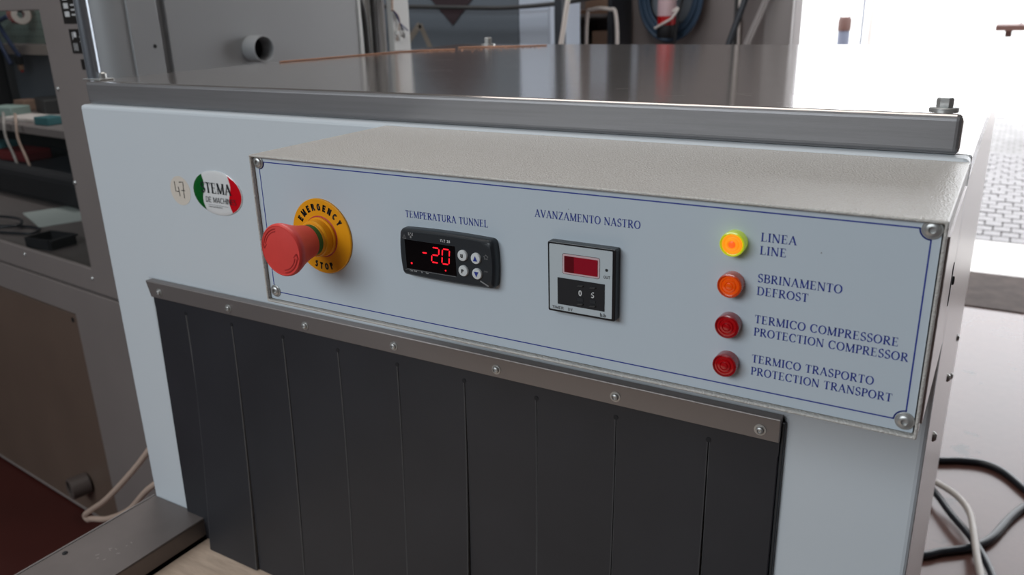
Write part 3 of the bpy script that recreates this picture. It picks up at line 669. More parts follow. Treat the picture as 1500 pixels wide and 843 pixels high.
# curtain clamp rail
RX0, RX1, RZ1, RZ0 = -.9037, -.1056, -.2188, -.2403
bm = bmesh.new()
a = [(-.9085, -.0005, RZ1 + .001), (RX1 + .0005, -.0005, RZ1 + .001), (RX1 + .0005, -.0100, RZ1), (-.9130, -.0100, RZ1)]
prof = [(-.0005, RZ1 + .0008), (-.0092, RZ1 + .0004), (-.0098, RZ1 - .0008), (-.0092, RZ0), (-.0060, RZ0)]
L = [bm.verts.new((-.9060 - .3 * abs(y), y, z)) for y, z in prof[:3]] + [bm.verts.new((-.9035, y, z)) for y, z in prof[3:]]
Rr = [bm.verts.new((RX1, y, z)) for y, z in prof]
for i in range(4): bm.faces.new((L[i], L[i + 1], Rr[i + 1], Rr[i]))
bm.faces.new((L[4], L[0], Rr[0], Rr[4])); bm.faces.new(list(reversed(L))); bm.faces.new(Rr)
bmesh.ops.recalc_face_normals(bm, faces=bm.faces)
rail = link('curtain_rail', bm, M['rail'], T, bevel=.0006)
for i, x in enumerate((-.885, -.757, -.632, -.505, -.378, -.2515, -.1215)):
    s = lathe('screw', [(.0050, 0), (.0050, .0005), (.0034, .0006), (.0034, .0016), (.0030, .0026), (.0018, .0031), (.0017, .0020), (0, .0018)], (x, -.0096, -.2315), (0, -1, 0), M['screw'], rail, n=24)
# strip curtain: band and slit flaps
holes = [-.845, -.761, -.675, -.590, -.506, -.420, -.336, -.2525, -.1655]
ZB = -.2548
band = box('curtain_band', -.9045, -.106, -.0052, -.0022, ZB, -.224, M['rubber'], T)
for x in holes:
    lathe('slit_hole', [(.0024, 0), (.0024, .0004)], (x, -.0052, ZB), (0, -1, 0), M['dark'], band, n=14)
edges = [-.9045] + holes + [-.106]
low = [-.604, -.6035, -.6035, -.6035, -.6035, -.6035, -.6035, -.6035, -.6035, -.6035]
for i in range(10):
    x0, x1 = edges[i], edges[i + 1]; g = .0005
    bm = bmesh.new(); N = 14; rows = []
    bulge = [0.0, .014, .012, .017, .015, .017, .016, .018, .016, .010][i]; tilt = [0, .003, .002, -.002, .001, .002, -.002, .001, .003, -.002][i]
    for k in range(N + 1):
        f = k / N; z = ZB + (low[i] - ZB) * f; y = -.0037 - bulge * f ** 1.7 - tilt * f
        xa = x0 + (g if i else 0) - (.010 * f ** 1.4 if i == 1 else (.012 * f if i == 0 else .0)) ; xb = x1 - (g if i < 9 else 0) - (.012 * f ** 1.4 if i == 0 else (0.0))
        if i == 1: xb = x1 - g
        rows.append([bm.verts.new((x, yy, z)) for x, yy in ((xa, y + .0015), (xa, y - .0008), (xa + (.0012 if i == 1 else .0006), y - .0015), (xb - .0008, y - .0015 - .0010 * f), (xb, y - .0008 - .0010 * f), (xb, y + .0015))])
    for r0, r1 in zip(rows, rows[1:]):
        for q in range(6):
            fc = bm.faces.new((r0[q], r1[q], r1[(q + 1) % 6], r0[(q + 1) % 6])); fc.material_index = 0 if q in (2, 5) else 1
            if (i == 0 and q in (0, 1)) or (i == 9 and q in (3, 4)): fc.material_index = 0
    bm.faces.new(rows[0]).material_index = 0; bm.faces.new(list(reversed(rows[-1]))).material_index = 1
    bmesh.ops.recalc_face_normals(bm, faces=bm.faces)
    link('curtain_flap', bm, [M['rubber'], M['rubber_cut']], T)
# rubber trim around the opening
box('opening_seal', -.1058, -.1025, -.004, -.0003, -.62, -.2235, M['ctl'], T, bevel=.001)
# conveyor
def side_rail(x0, x1, inner):
    bm = bmesh.new(); abox(bm, x0, x1, -1.15, -.0008, -.5735, -.571)
    xi = x1 if inner > 0 else x0
    abox(bm, xi - (.0025 if inner > 0 else 0), xi + (0 if inner > 0 else .0025), -1.15, -.0008, -.599, -.5735)
    xo = x0 if inner > 0 else x1
    abox(bm, xo - (0 if inner > 0 else .0025), xo + (.0025 if inner > 0 else 0), -1.15, -.0008, -.665, -.5735)
    bmesh.ops.remove_doubles(bm, verts=bm.verts, dist=1e-5)
    return link('side_rail', bm, M['flange'], T, bevel=.0012, segs=3)
sr = side_rail(-.9925, -.8800, 1); side_rail(-.125, -.001, -1)
box('rail_edge_highlight', -.9938, -.9918, -1.15, -.0008, -.575, -.5695, M['trim'], sr, bevel=.0005)  # pale strip standing in for the highlight along the rail's outer edge
lathe('screw', [(.0035, 0), (.0035, .001), (.0025, .002), (0, .0022)], (-.9795, -.150, -.571), (0, 0, 1), M['dark'], sr, n=16)
sc = []
for _ in range(9):
    sx_, sy_ = random.gauss(-.925, .012), random.gauss(-.118, .012); a = random.uniform(.2, 1.4); l = random.uniform(.002, .006)
    sc.append([(sx_, sy_), (sx_ + l * cos(a), sy_ + l * sin(a)), (sx_ + l * cos(a) + .0006, sy_ + l * sin(a) - .0008), (sx_ + .0008, sy_ - .0006)])
bm = bmesh.new()
for p in sc: bm.faces.new([bm.verts.new((x, y, -.5708)) for x, y in p])
bmesh.ops.recalc_face_normals(bm, faces=bm.faces); link('scuff_marks', bm, M['scratch'], sr)['kind'] = 'stuff'
bm = bmesh.new(); nx, ny = 40, 60; G = []
for i in range(nx + 1):
    r = []
    for j in range(ny + 1):
        x = -.878 + .751 * i / nx; y = -1.15 + 1.9 * j / ny
        r.append(bm.verts.new((x, y, -.6045 + .0009 * sin(x * 31 + y * 9) * sin(y * 23))))
    G.append(r)
for i in range(nx):
    for j in range(ny): bm.faces.new((G[i][j], G[i + 1][j], G[i + 1][j + 1], G[i][j + 1]))
ret = bmesh.ops.extrude_face_region(bm, geom=bm.faces[:]); bmesh.ops.translate(bm, verts=[v for v in ret['geom'] if isinstance(v, bmesh.types.BMVert)], vec=(0, 0, -.004))
bmesh.ops.recalc_face_normals(bm, faces=bm.faces); link('conveyor_belt', bm, M['belt'], T, smooth=True)
box('belt_bed', -.9895, -.0035, -1.14, -.0008, -.665, -.610, M['gap'], T)
for x in (-.97, -.05): box('conveyor_leg', x - .02, x + .02, -1.1, -1.06, FZ, -.665, M['flange'], T, bevel=.002)
# details on the right side
for y, z in ((.18, -.30), (.40, -.33), (.62, -.36), (.62, -.42)):
    lathe('side_screw', [(.005, 0), (.005, .0015), (.003, .0035), (0, .004)], (XR - .0008, y, z), (1, 0, 0), M['screw'], T, n=16)
box('side_cover', XR - .0006, XR + .0012, -.165, -.03, -.12, -.012, M['steel_side'], T)
prism_bm = bmesh.new(); abox(prism_bm, XR + .0012, XR + .0016, -.060, -.050, -.085, -.058); link('side_slot', prism_bm, M['dark'], T)
lathe('side_nut', [(.003, 0), (.003, .001), (.002, .0014)], (XR + .0012, -.035, -.075), (1, 0, 0), M['dark'], T, n=12)
fix(T, T0)
for o in C.objects:      # nested empties already hold world locations: move them under the base
    pass

# copper wires lying on the lid
cw = tube('copper_wire', [(-.975, .33, .0292), (-.955, .47, .0292), (-.93, .60, .0292), (-.87, .66, .0292)], .0011, M['copper'], None, n=8)
tag(cw, 'thin copper coloured wire lying on the rear left of the steel lid, longer one', 'wire', 'wires on the lid')
cw2 = tube('copper_wire', [(-.90, .715, .0292), (-.86, .745, .0292), (-.80, .765, .0292), (-.755, .80, .0292)], .0011, M['copper'], None, n=8)
tag(cw2, 'short copper coloured wire lying at the far back edge of the lid', 'wire', 'wires on the lid')
bm = bmesh.new()
for _ in range(60):
    x = random.uniform(-.90, -.74); y = .60 + (x + .90) * .9 + random.gauss(0, .03); y = min(y, .84); l = random.uniform(.001, .004)
    a = random.uniform(0, 6.28); v = [bm.verts.new((x + p * cos(a) - q * sin(a), y + p * sin(a) + q * cos(a), .0283 + h)) for p, q, h in ((0, 0, 0), (l, 0, .0002), (l, .0009, .001), (0, .0009, .0004))]
    bm.faces.new(v)
    bm.faces.new([bm.verts.new(w_.co + Vector((0, 0, .0003))) for w_ in v])
o = link('copper_shavings', bm, M['copper']); tag(o, 'scattered copper shavings on the rear left of the steel lid', 'shavings', kind='stuff')

# ------------------------------------------------------------------ left machine (local frame: front face y=0, right side x=0)
A_ = radians(-5.45)
LM = thing('packaging_machine', 'tall grey machine cabinet with acrylic front window and side pipe outlet', 'machine', (-1.64, .484, FZ), A_)
def lz(z): return z - FZ
W_ = 2.9
grid_plate('front_frame', [-W_, -2.6, -.252, -.045], [lz(-.555), lz(-.492), lz(.118), lz(.44)], {(1, 1)}, 0, .012, M['casing_front'], LM, bevel=.003)
box('window_pane', -2.62, -.235, .0125, .0165, lz(-.51), lz(.135), M['pane'], LM)
grid_plate('lower_front', [-W_, -1.9, -.378, -.045], [lz(FZ + .02), lz(-1.318), lz(-.638), lz(-.560)], {(1, 1)}, -.004, .012, M['casing_front'], LM, bevel=.002)
dr = box('service_door', -1.897, -.384, -.001, .010, lz(-1.316), lz(-.643), M['casing_door'], LM, bevel=.003)
box('door_gap', -1.9, -.37, .0121, .014, lz(-1.32), lz(-.63), M['dark'], LM)
lathe('latch_hole', [(.007, 0), (.007, .001)], (-.405, -.0012, lz(-.660)), (0, -1, 0), M['dark'], dr, n=16)
# rounded corner post
bm = bmesh.new(); pr = [(-.045, 0)] + [(-.045 + .045 * sin(radians(t)), .045 - .045 * cos(radians(t))) for t in range(10, 91, 10)] + [(0, .06), (-.012, .06), (-.012, .045), (-.045, .012)]
a = [bm.verts.new((x, y, lz(FZ + .02))) for x, y in pr]; b = [bm.verts.new((x, y, lz(.44))) for x, y in pr]
bm.faces.new(a); bm.faces.new(list(reversed(b)))
for i in range(len(a)): bm.faces.new((a[i], b[i], b[(i + 1) % len(a)], a[(i + 1) % len(a)]))
bmesh.ops.recalc_face_normals(bm, faces=bm.faces); link('corner_post', bm, M['casing'], LM, smooth=True, ang=30)
sp1 = box('side_panel', -.02, .006, .0605, .130, lz(FZ + .05), lz(.44), M['casing'], LM, bevel=.002)
lathe('round_hole', [(.0045, 0), (.0045, .0004)], (.006, .111, lz(.036)), (1, 0, 0), M['dark'], sp1, n=20)
box('side_panel', -.03, -.014, .1302, .152, lz(FZ + .05), lz(.44), M['casing'], LM)
sp2 = box('side_panel', -.02, .000, .1525, .733, lz(FZ + .05), lz(.44), M['casing'], LM, bevel=.002)
box('side_trim', -.02, .004, .7335, .7435, lz(FZ + .05), lz(.44), M['duct_white'], LM, bevel=.001)
box('duct_back', -.05, -.036, .744, .868, lz(FZ + .05), lz(.44), M['duct_white'], LM)
box('duct_cover', -.02, .002, .868, .938, lz(FZ + .05), lz(.44), M['duct_white'], LM, bevel=.0015)
box('rear_panel', -1.0, -.095, .925, .936, lz(FZ + .05), lz(.44), M['casing_front'], LM)
box('rear_panel', -W_, -1.0, .445, .455, lz(FZ + .05), lz(-.53), M['casing_front'], LM)
box('top_panel', -.899, 0, .012, .936, lz(.441), lz(.455), M['casing'], LM)
box('chamber_floor', -W_ + .03, -.095, .0175, .445, lz(-.52), lz(-.51), M['flange'], LM)
box('left_side', -W_ - .02, -W_ - .001, 0, .936, lz(FZ + .05), lz(.44), M['casing'], LM)
po = lathe('pipe_outlet', [(.0315, 0), (.0315, .043), (.0308, .0445), (.0288, .0445), (.0283, .043), (.0283, -.012)], (.0, .372, lz(.016)), (1, .02, 0), M['casing'], LM, n=44, cap=False)
lathe('pipe_inside', [(.0282, .0), (.0282, .002)], (.0, .372, lz(.016)), (1, 0, 0), M['dark'], LM, n=30)
for y, r, w_, sw in ((.776, .008, .5, .01), (.817, .007, .6, .0), (.7535, .0045, .7, 0)):
    tube('duct_hose', [(-.024, y + sw, lz(.43)), (-.024, y - sw, lz(.16)), (-.024, y + sw * .7, lz(.05)), (-.024, y + sw, lz(-.35))], r, M['hose'], LM, n=12)
tube('duct_hose', [(-.028, .855, lz(.42)), (-.028, .858, lz(.17)), (-.028, .838, lz(.09)), (-.028, .834, lz(-.2))], .006, M['casing'], LM, n=12)
lathe('round_hole', [(.0035, 0), (.0035, .0004)], (-.0358, .850, lz(.053)), (1, 0, 0), M['dark'], LM, n=14)
tube('duct_wire', [(.004, .876, lz(.30)), (.004, .868, lz(.115)), (.008, .862, lz(.095))], .004, M['cream'], LM, n=8)
for k, (mt, y1, z1) in enumerate((('black_cable', .905, .030), ('blue_cable', .925, .036), ('blue_cable', .915, .024), ('cream', .876, .01))):
    tube('duct_wire', [(.006, .862, lz(.100)), (.008, .875 + k * .003, lz(.080)), (.008, .89, lz(.06)), (.006, y1, lz(z1))], .0016, M[mt], LM, n=6)
bm = bmesh.new()
for _ in range(5):
    x, y, z = .003, random.uniform(.872, .925), random.uniform(-.01, .03); abox(bm, x, x + .006, y, y + .014, lz(z), lz(z + .01))
link('sealant_lumps', bm, M['duct_white'], LM)['kind'] = 'stuff'
for x, z in ((-.236, -.054), (-.245, -.274), (-.606, -.510), (-.255, -.518)):
    lathe('screw', [(.0055, 0), (.0055, .001), (.0035, .003), (0, .0035)], (x, 0, lz(z)), (0, -1, 0), M['screw'], LM, n=16)
# black information labels beside the window
def label_plate(x0, x1, z0, z1, marks):
    p = box('information_label', x0, x1, -.0008, 0, lz(z0), lz(z1), M['black_ink'], LM)
    if marks: flat('label_print', [_rc(a, b, lz(c), lz(d)) for a, b, c, d in marks], -.0011, M['white_ink'], p)
label_plate(-.148, -.052, .088, .17, [(-.137, -.117, .1025 + .017 * k, .1135 + .017 * k) for k in range(4)] + [(-.108, -.07, .105, .108), (-.108, -.07, .115, .118), (-.108, -.07, .125, .128)])
label_plate(-.135, -.045, .026, .077, [(-.118, -.106, .060, .071), (-.124, -.121, .055, .07)] + [(-.125 + .004 * k, -.1235 + .004 * k, .032, .048) for k in range(5)] + [(-.095, -.06, .06, .062), (-.095, -.06, .05, .052)])
label_plate(-.108, -.05, -.008, .014, [])
# drain stub
dp = lathe('drain_stub', [(.032, 0), (.032, .05), (.028, .052), (.024, .05), (.024, .01), (0, .01)], (-.525, -.004, lz(-1.20)), (-.15, -1, 0), M['stub'], LM, n=30)
for x in (-1.3, -.06):
    for y in (.06, .86): box('foot', x - .03, x + .03, y - .03, y + .03, 0, lz(FZ + .05), M['gap'], LM)

# things seen through the acrylic window (local frame helper)
ML = Matrix.Translation((-1.64, .484, 0)) @ Matrix.Rotation(A_, 4, 'Z')
def place(o, x, y, z, rz=0): o.matrix_world = ML @ Matrix.Translation((x, y, z)) @ Matrix.Rotation(rz, 4, 'Z')
def lbox(name, sx, sy, sz, mt, bevel=0): return box(name, -sx / 2, sx / 2, -sy / 2, sy / 2, 0, sz, mt, bevel=bevel)
CF = -.51
o = lbox('paper_sheet', .26, .15, .001, M['paper']); place(o, -.98, .27, CF + .0002, -.25); tag(o, 'grey-white sheet lying flat inside the left machine window', 'paper')
tr = thing('plastic_tray', 'small open black plastic tray inside the left machine near the window bottom', 'tray')
bm = bmesh.new(); abox(bm, -.05, .05, -.04, .04, 0, .004)
for s in (-1, 1): abox(bm, s * .05 - .003, s * .05 + .003, -.04, .04, .004, .03); abox(bm, -.047, .047, s * .04 - .003, s * .04 + .003, .004, .03)
link('tray_body', bm, M['dark'], tr); box('tray_rim', .053, .063, -.04, .04, .025, .03, M['dark'], tr); place(tr, -.63, .085, CF, .2)
for k, pts in enumerate((((-1.05, .06), (-.93, .13), (-.84, .15), (-.80, .11), (-.86, .08), (-1.0, .03)), ((-1.15, .12), (-1.0, .16), (-.9, .12), (-.95, .06), (-1.1, .04)))):
    o = tube('power_lead', [(ML @ Vector((x, y, CF + .006 + .009 * k))) for x, y in pts], .004, M['black_cable'], None); tag(o, ('black power lead curled beside the tray inside the left machine', 'black power lead looped further left inside the left machine')[k], 'cable')
o = lbox('motor_housing', .80, .09, .10, M['dark'], .02); place(o, -1.38, .39, CF); tag(o, 'long black motor housing inside the left machine', 'motor')
# workbench right behind the machine's left part, with a pegboard
BT = -.285 - FZ
WB = thing('workbench', 'cluttered workbench seen through the left machine window', 'workbench'); place(WB, -2.2, .66, FZ)
box('bench_top', -.85, 1.0, -.17, .165, BT - .03, BT, M['casing_front'], WB, bevel=.003)
for x in (-.8, .95):
    for y in (-.14, .13): box('leg', x - .025, x + .025, y - .025, y + .025, 0, BT - .03, M['dark_pole'], WB)
box('lower_shelf', -.82, .92, -.15, .14, -.47 - FZ, -.455 - FZ, M['dark_pole'], WB)
box('bench_dark_sheet', -.85, 1.0, .166, .176, 0, BT, M['dark'], WB)  # dark sheet added to keep the space under the bench in shade
PB = thing('pegboard', 'pale green perforated pegboard above the workbench', 'pegboard'); place(PB, -2.2, .84, -.28)
box('board', -.85, .75, 0, .012, .27, 1.0, M['peg'], PB)
box('lower_board', -.85, .75, .002, .012, 0, .265, M['cab_dark'], PB)
box('shelf_edge', -.85, .75, -.02, 0, .225, .265, M['tag_white'], PB)
bm = bmesh.new()
for i in range(48):
    for j in range(24):
        x, z = -.82 + i * .032, .30 + j * .03
        f = [bm.verts.new((x + .0035 * cos(a * pi / 3), -.0006, z + .0035 * sin(a * pi / 3))) for a in range(6)]; bm.faces.new(list(reversed(f)))
link('peg_holes', bm, M['gap'], PB)['kind'] = 'stuff'
tp = thing('tape_roll', 'orange and white tape roll hanging on the pegboard', 'tape'); place(tp, -2.085, .82, .112)
lathe('tape', [(.040, 0), (.040, .05), (.022, .05), (.022, 0)], (-.02, -.035, 0), (1, -.1, 0), M['lens_orange_side'], tp, n=32, cap=False)
lathe('paper_side', [(.039, .0505), (.016, .0505), (.016, .04)], (-.02, -.035, 0), (1, -.1, 0), M['tag_white'], tp, n=32, cap=False)
lathe('core_peg', [(.007, -.002), (.007, .055)], (0, 0, .015), (0, -1, 0), M['dark'], tp, n=12)
cl = thing('spring_clamp', 'blue spring clamp with long arms hanging on the pegboard', 'clamp'); place(cl, -2.28, .795, .055)
for a, b in (((-.13, 0, -.01), (.07, 0, .05)), ((-.04, 0, .02), (.10, 0, -.12)), ((-.06, -.012, .0), (.03, -.012, -.15))):
    tube('arm', [a, tuple((Vector(a) + Vector(b)) / 2 + Vector((0, -.006, .008))), b], .010, M['clamp_blue'], cl, n=8)
box('jaw', .085, .115, -.02, .008, -.15, -.115, M['dark'], cl, bevel=.004); box('jaw_tip', .09, .11, -.015, .004, -.175, -.149, M['wood'], cl, bevel=.003)
sd = thing('screwdriver', 'small red handled screwdriver on the pegboard lower edge', 'tool'); place(sd, -2.22, .81, -.08)
lathe('handle', [(.007, 0), (.009, .02), (.007, .05), (.005, .055)], (0, 0, -.05), (0, 0, 1), M['ext_red'], sd, n=12); lathe('shaft', [(.003, 0), (.003, .05)], (0, 0, .005), (0, 0, 1), M['tag_white'], sd, n=8)
o = lbox('tool_case', .12, .10, .26, M['dark'], .02); place(o, -2.40, .755, -.285); tag(o, 'tall black tool case standing at the left of the workbench', 'case')
random.seed(21)
for nm, sx, sy, sz, mt, x, y, lab in (('metal_case', .20, .09, .06, 'hose', -1.93, .77, 'dark grey metal case at the back of the workbench under the pegboard'),
            ('paper_pile', .24, .12, .015, 'tag_white', -1.72, .60, 'pile of pale papers at the front of the workbench'),
            ('parts_bin', .09, .07, .03, 'teal', -1.52, .56, 'small teal parts bin at the right of the workbench'),
            ('small_carton', .09, .07, .045, 'cardboard', -2.13, .76, 'small brown carton beside the dark grey metal case'),
            ('steel_block', .035, .03, .035, 'screw', -1.62, .70, 'shiny steel block on the workbench'),
            ('foam_block', .14, .09, .04, 'peg', -1.98, .62, 'pale green foam block in the middle of the workbench')):
    o = lbox(nm, sx, sy, sz, M[mt], .004); place(o, x, y, -.2848, random.uniform(-.4, .4)); tag(o, lab, nm.split('_')[1])
for k, (x0, mt, lab) in enumerate(((-1.60, 'cream', 'cream cable hanging over the front edge of the workbench'), (-1.70, 'grey_cable', 'grey cable drooping from the workbench papers'), (-1.85, 'hose', 'dark cable drooping from the left of the workbench'))):
    pts = [ML @ Vector(q) for q in ((x0 - .2, .56, -.262), (x0 - .1, .52, -.255), (x0, .475, -.262), (x0 + .02, .46, -.33), (x0 + .05, .462, -.40), (x0 + .06, .464, -.44))]
    o = tube('loose_cable', pts, .005, M[mt], None, n=6, k=6); tag(o, lab, 'cable')
o = lbox('red_toolbox', .20, .12, .045, M['maroon_red'], .01); place(o, -1.88, .60, -.4548, .1); tag(o, 'red toolbox on the shelf under the workbench', 'toolbox')
o = lbox('cloth_bundle', .16, .12, .06, M['teal'], .02); place(o, -2.10, .60, -.4548, .3); tag(o, 'teal cloth bundle on the shelf under the workbench', 'cloth')

# cream hose hanging between the machines
o = tube('cream_hose', [(-1.0005, .50, -.45), (-1.2, .46, -.50), (-1.40, .40, -.63), (-1.49, .36, -.762), (-1.564, .33, -.86), (-1.66, .30, -.96), (-1.735, .30, -1.015), (-1.775, .30, -1.045), (-1.765, .30, -1.055), (-1.73, .29, -1.035), (-1.657, .29, -1.010), (-1.565, .29, -.955), (-1.48, .30, -.875), (-1.36, .33, -.80), (-1.2, .40, -.76), (-1.0005, .50, -.74)], .0068, M['cream'], None, n=12)
tag(o, 'cream coloured hose looped low between the two machines', 'hose')

# ------------------------------------------------------------------ far background
CB = thing('steel_cabinet', 'dark slate blue cabinet behind the machine with a maroon diamond on its front', 'cabinet', (-2.62, 3.37, FZ))
box('cabinet_body', -.55, .405, -.17, .17, 0, 2.05, M['cab_dark'], CB, bevel=.005)
dia = bmesh.new(); abox(dia, -.20, .20, -.004, 0, -.20, .20); bmesh.ops.rotate(dia, verts=dia.verts, cent=(0, 0, 0), matrix=Matrix.Rotation(pi / 4, 3, 'Y'))
ds = link('diamond_sign', dia, M['maroon'], CB); ds.location = (-.0, -.1705, 1.61)
pts = [Vector((-.13, -.13)), Vector((0, 0)), Vector((.12, -.19))]
g = flat('triangle_outline', stroke([(-.16, -.16), (0, 0)], lambda t: .035) + stroke([(0, 0), (.10, -.20)], lambda t: .03), -.1715, M['beige_sign'], CB); g.location = (-.22, 0, 1.335)
CW = thing('electric_cabinet', 'pale blue-white cabinet right of the dark slate cabinet', 'cabinet', (-2.12, 3.37, FZ))
box('cabinet_body', -.092, .09, -.17, .17, 0, 2.05, M['cab_white'], CW, bevel=.005)
box('cabinet_door', -.084, .082, -.176, -.17, .06, 1.40, M['cab_white'], CW, bevel=.002)
box('cabinet_handle', .05, .065, -.20, -.176, .9, 1.02, M['hose'], CW, bevel=.002)
o = tube('overhead_cable', [(-3.2, 3.12, .11), (-2.45, 3.12, .085), (-2.2, 3.12, .082), (-1.9, 3.12, .10), (-1.6, 3.12, .14)], .011, M['hose'], None); tag(o, 'grey cable sagging across the fronts of the two far cabinets', 'cable')
o = box('floor_post', -1.912, -1.872, 3.02, 3.06, FZ, 2.9, M['dark_pole']); o.name = 'dark_post'; tag(o, 'dark square post standing in front of the pale cabinet', 'post')
o = tube('leaning_pole', [(-2.07, 2.9, FZ + .012), (-1.86, 2.99, -.078), (-1.79, 3.05, .45)], .012, M['tag_white'], None, straight=True); tag(o, 'thin off-white pole leaning beside the dark square post', 'pole')
# shelf rack
RK = thing('storage_rack', 'brown wooden storage rack against the back wall', 'rack', (-2.2, 4.12, FZ))
for z in (.55, 1.12, 1.36): box('shelf', -.22, .16, -.14, .14, z, z + .02, M['wood'], RK)
for x in (-.22, .15): box('upright', x - .012, x + .012, -.16, .14, 0, 2.0, M['dark_pole'], RK)
for nm, x, z, sx, sz, mt, lab in (('cardboard_carton', -2.16, 1.381, .15, .10, 'cardboard', 'brown cardboard carton on the upper rack shelf'), ('dark_carton', -2.31, 1.141, .12, .18, 'hose', 'dark carton on the lower visible rack shelf'), ('cardboard_carton', -2.13, 1.141, .12, .12, 'cardboard', 'brown carton on the lower visible rack shelf')):
    o = box(nm, x - sx / 2, x + sx / 2, 4.02, 4.2, FZ + z, FZ + z + sz, M[mt], bevel=.004); tag(o, lab, 'carton')
TB = thing('tube_trolley', 'white bent tube trolley handle in front of the wooden rack', 'trolley', (-2.035, 3.85, FZ))
tube('handle_frame', [(-.11, 0, .02), (-.11, 0, 1.0), (-.105, 0, 1.34), (-.07, 0, 1.385), (.03, 0, 1.385), (.075, 0, 1.34), (.085, 0, 1.0), (.085, 0, .02)], .011, M['tag_white'], TB)
box('trolley_base', -.12, .10, -.1, .1, .0, .04, M['dark_pole'], TB)
o = box('wall_box', -2.32, -2.0, 4.265, 4.299, .18, .52, M['cab_white'], bevel=.005); o.name = 'fuse_box'; tag(o, 'white fuse box mounted on the back wall above the rack', 'box')
# extinguisher and hose reel
HR = thing('hose_reel', 'blue hose coiled on a round wall reel behind the extinguisher', 'hose reel', (-1.775, 4.20, .115))
for k, r in enumerate((.205, .188, .171, .154)):
    pts = [(r * .92 * cos(2 * pi * i / 48), .012 * (k % 2), r * 1.2 * sin(2 * pi * i / 48)) for i in range(48)]
    bm = bmesh.new(); atube(bm, pts, .0115, 8, closed=True); bmesh.ops.recalc_face_normals(bm, faces=bm.faces); link('hose_coil', bm, M['hose_blue'], HR, smooth=True, ang=80)
lathe('reel_disc', [(.15, 0), (.15, .02), (0, .02)], (0, .075, 0), (0, -1, 0), M['cab_dark'], HR, n=40)
box('wall_hook', -.02, .02, .02, .08, .17, .20, M['dark_pole'], HR)
FE = thing('fire_extinguisher', 'red fire extinguisher hanging on the back wall', 'extinguisher', (-1.745, 4.07, -.05))
lathe('cylinder', [(.020, 0), (.05, .012), (.052, .03), (.052, .36), (.045, .40), (.02, .425), (.018, .44)], (0, 0, 0), (0, 0, 1), M['ext_red'], FE, n=32)
lathe('base_cup', [(.048, -.06), (.054, -.05), (.054, .0), (.05, .012)], (0, 0, 0), (0, 0, 1), M['dark'], FE, n=32)
lathe('paper_label', [(.0525, .06), (.0525, .16)], (0, 0, 0), (0, 0, 1), M['pink'], FE, n=32, cap=False)
box('valve', -.02, .02, -.02, .02, .44, .48, M['dark'], FE)
tube('discharge_hose', [(.02, 0, .46), (.09, -.01, .42), (.10, -.01, .2), (.08, -.03, .06), (.065, -.04, -.09)], .008, M['dark'], FE)
tube('tag_string', [(-.05, -.05, -.005), (0, -.056, .02), (.05, -.05, .05), (.08, -.04, .10), (.05, -.045, .085)], .007, M['tag_white'], FE)
# conduits and bars beside the door
for k, (a, b) in enumerate((((-1.44, 4.285, 1.2), (-1.38, 4.285, FZ)), ((-1.415, 4.285, 1.2), (-1.36, 4.285, FZ)))):
    o = tube('wall_conduit', [a, b], .009, M[('hose', 'tag_white')[k]], None, straight=True); tag(o, ('dark grey conduit running down the back wall', 'off-white conduit running down the back wall beside the dark one')[k], 'conduit')
for k, (x0, x1, mt, lab) in enumerate(((-1.385, -1.30, 'dark_pole', 'dark bar leaning on the wall left of the doorway'), (-1.36, -1.17, 'trim', 'light metal bar leaning on the wall left of the doorway'))):
    o = tube('leaning_bar', [(x0 - .35, 3.95, FZ + .005), (x1 + .02, 4.24, .30)], .018, M[mt], None, straight=True); tag(o, lab, 'bar')
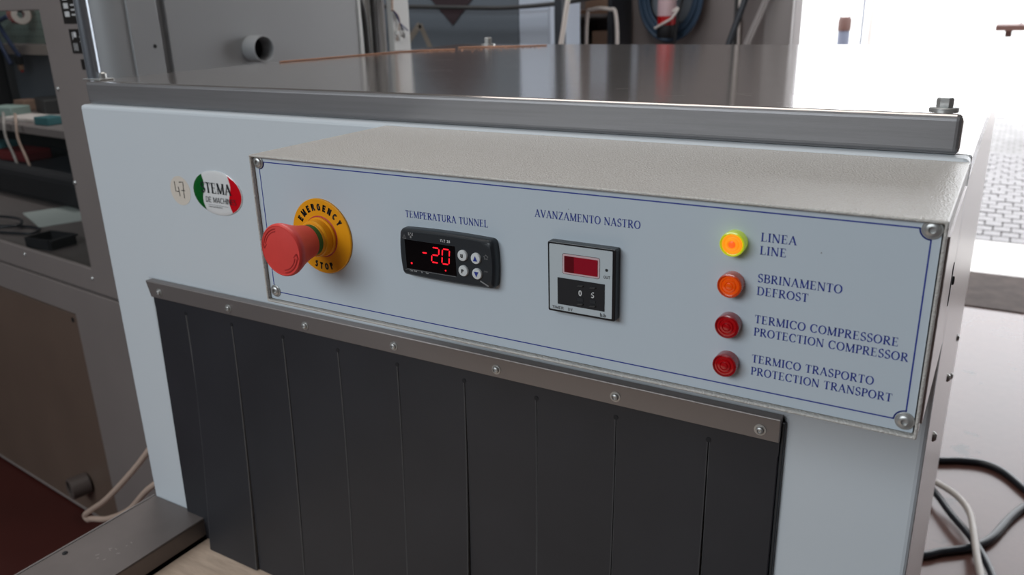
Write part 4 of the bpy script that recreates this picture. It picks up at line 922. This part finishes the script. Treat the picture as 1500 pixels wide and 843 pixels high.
# yard things, far outside in the glare
DR = thing('stacked_drums', 'brown drum stacked on a blue-grey drum outside the doorway', 'drums', (-1.62, 9, FZ))
lathe('lower_drum', [(.062, 0), (.062, 1.05), (.058, 1.06)], (0, 0, 0), (0, 0, 1), M['drum_blue'], DR, n=28)
lathe('upper_drum', [(.068, 0), (.068, .11), (.05, .14)], (0, 0, 1.06), (0, 0, 1), M['drum_brown'], DR, n=28)
for x in (-.05, .045): box('strap_post', x - .006, x + .006, -.01, .01, 1.19, 2.1, M['drum_blue'], DR)
for x, z0, z1, r, mt, lab in ((-1.46, FZ, .6, .012, 'drum_blue', 'thin grey post outside right of the stacked drums'), (-1.37, FZ, .5, .03, 'tag_white', 'pale post outside beyond the drums')):
    o = tube('yard_post', [(x, 9.1, z0), (x, 9.1, z1)], r, M[mt], None, straight=True); tag(o, lab, 'post')
YB = thing('yard_table', 'brown edged table outside at the far right of the doorway', 'table', (.58, 9, FZ))
box('table_top', -.8, .8, -.3, .3, 1.06, 1.11, M['drum_brown'], YB); 
box('bracket', -.72, -.66, -.02, .02, .99, 1.06, M['drum_brown'], YB)
tube('sign_pole', [(-.60, 0, 1.11), (-.59, 0, 2.2)], .006, M['hose'], YB, straight=True)
for x in (-.25, .7): box('leg', x - .03, x + .03, -.2, .2, 0, 1.06, M['drum_brown'], YB)

# cables on the floor to the right
def gnd(pts, z): return [(x, y, z) for x, y in pts]
o = tube('black_power_cable', gnd([(-.28, 1.95), (-.12, 2.02), (-.02, 2.045), (.04, 2.075), (.108, 2.091), (.165, 2.062), (.221, 1.985), (.26, 1.93), (.221, 1.88), (.185, 1.796), (.142, 1.666), (.096, 1.596), (.03, 1.54), (-.03, 1.49), (-.2, 1.44)], FZ + .011), .011, M['black_cable'], None, n=12)
tag(o, 'thick black power cable curving in a wide loop on the floor right of the machine', 'cable')
o = tube('black_power_cable', gnd([(-.2, 1.98), (-.06, 1.87), (-.008, 1.80), (.04, 1.706), (.096, 1.61), (.14, 1.50), (.17, 1.38)], FZ + .033), .010, M['black_cable'], None, n=12)
tag(o, 'straighter black cable crossing over the looped one on the floor', 'cable')
o = tube('grey_power_cable', gnd([(-.16, 1.92), (-.006, 1.825), (.052, 1.773), (.085, 1.70), (.100, 1.60), (.112, 1.50), (.13, 1.38)], FZ + .052), .009, M['grey_cable'], None, n=12)
tag(o, 'light grey cable lying across the black cables on the floor', 'cable')
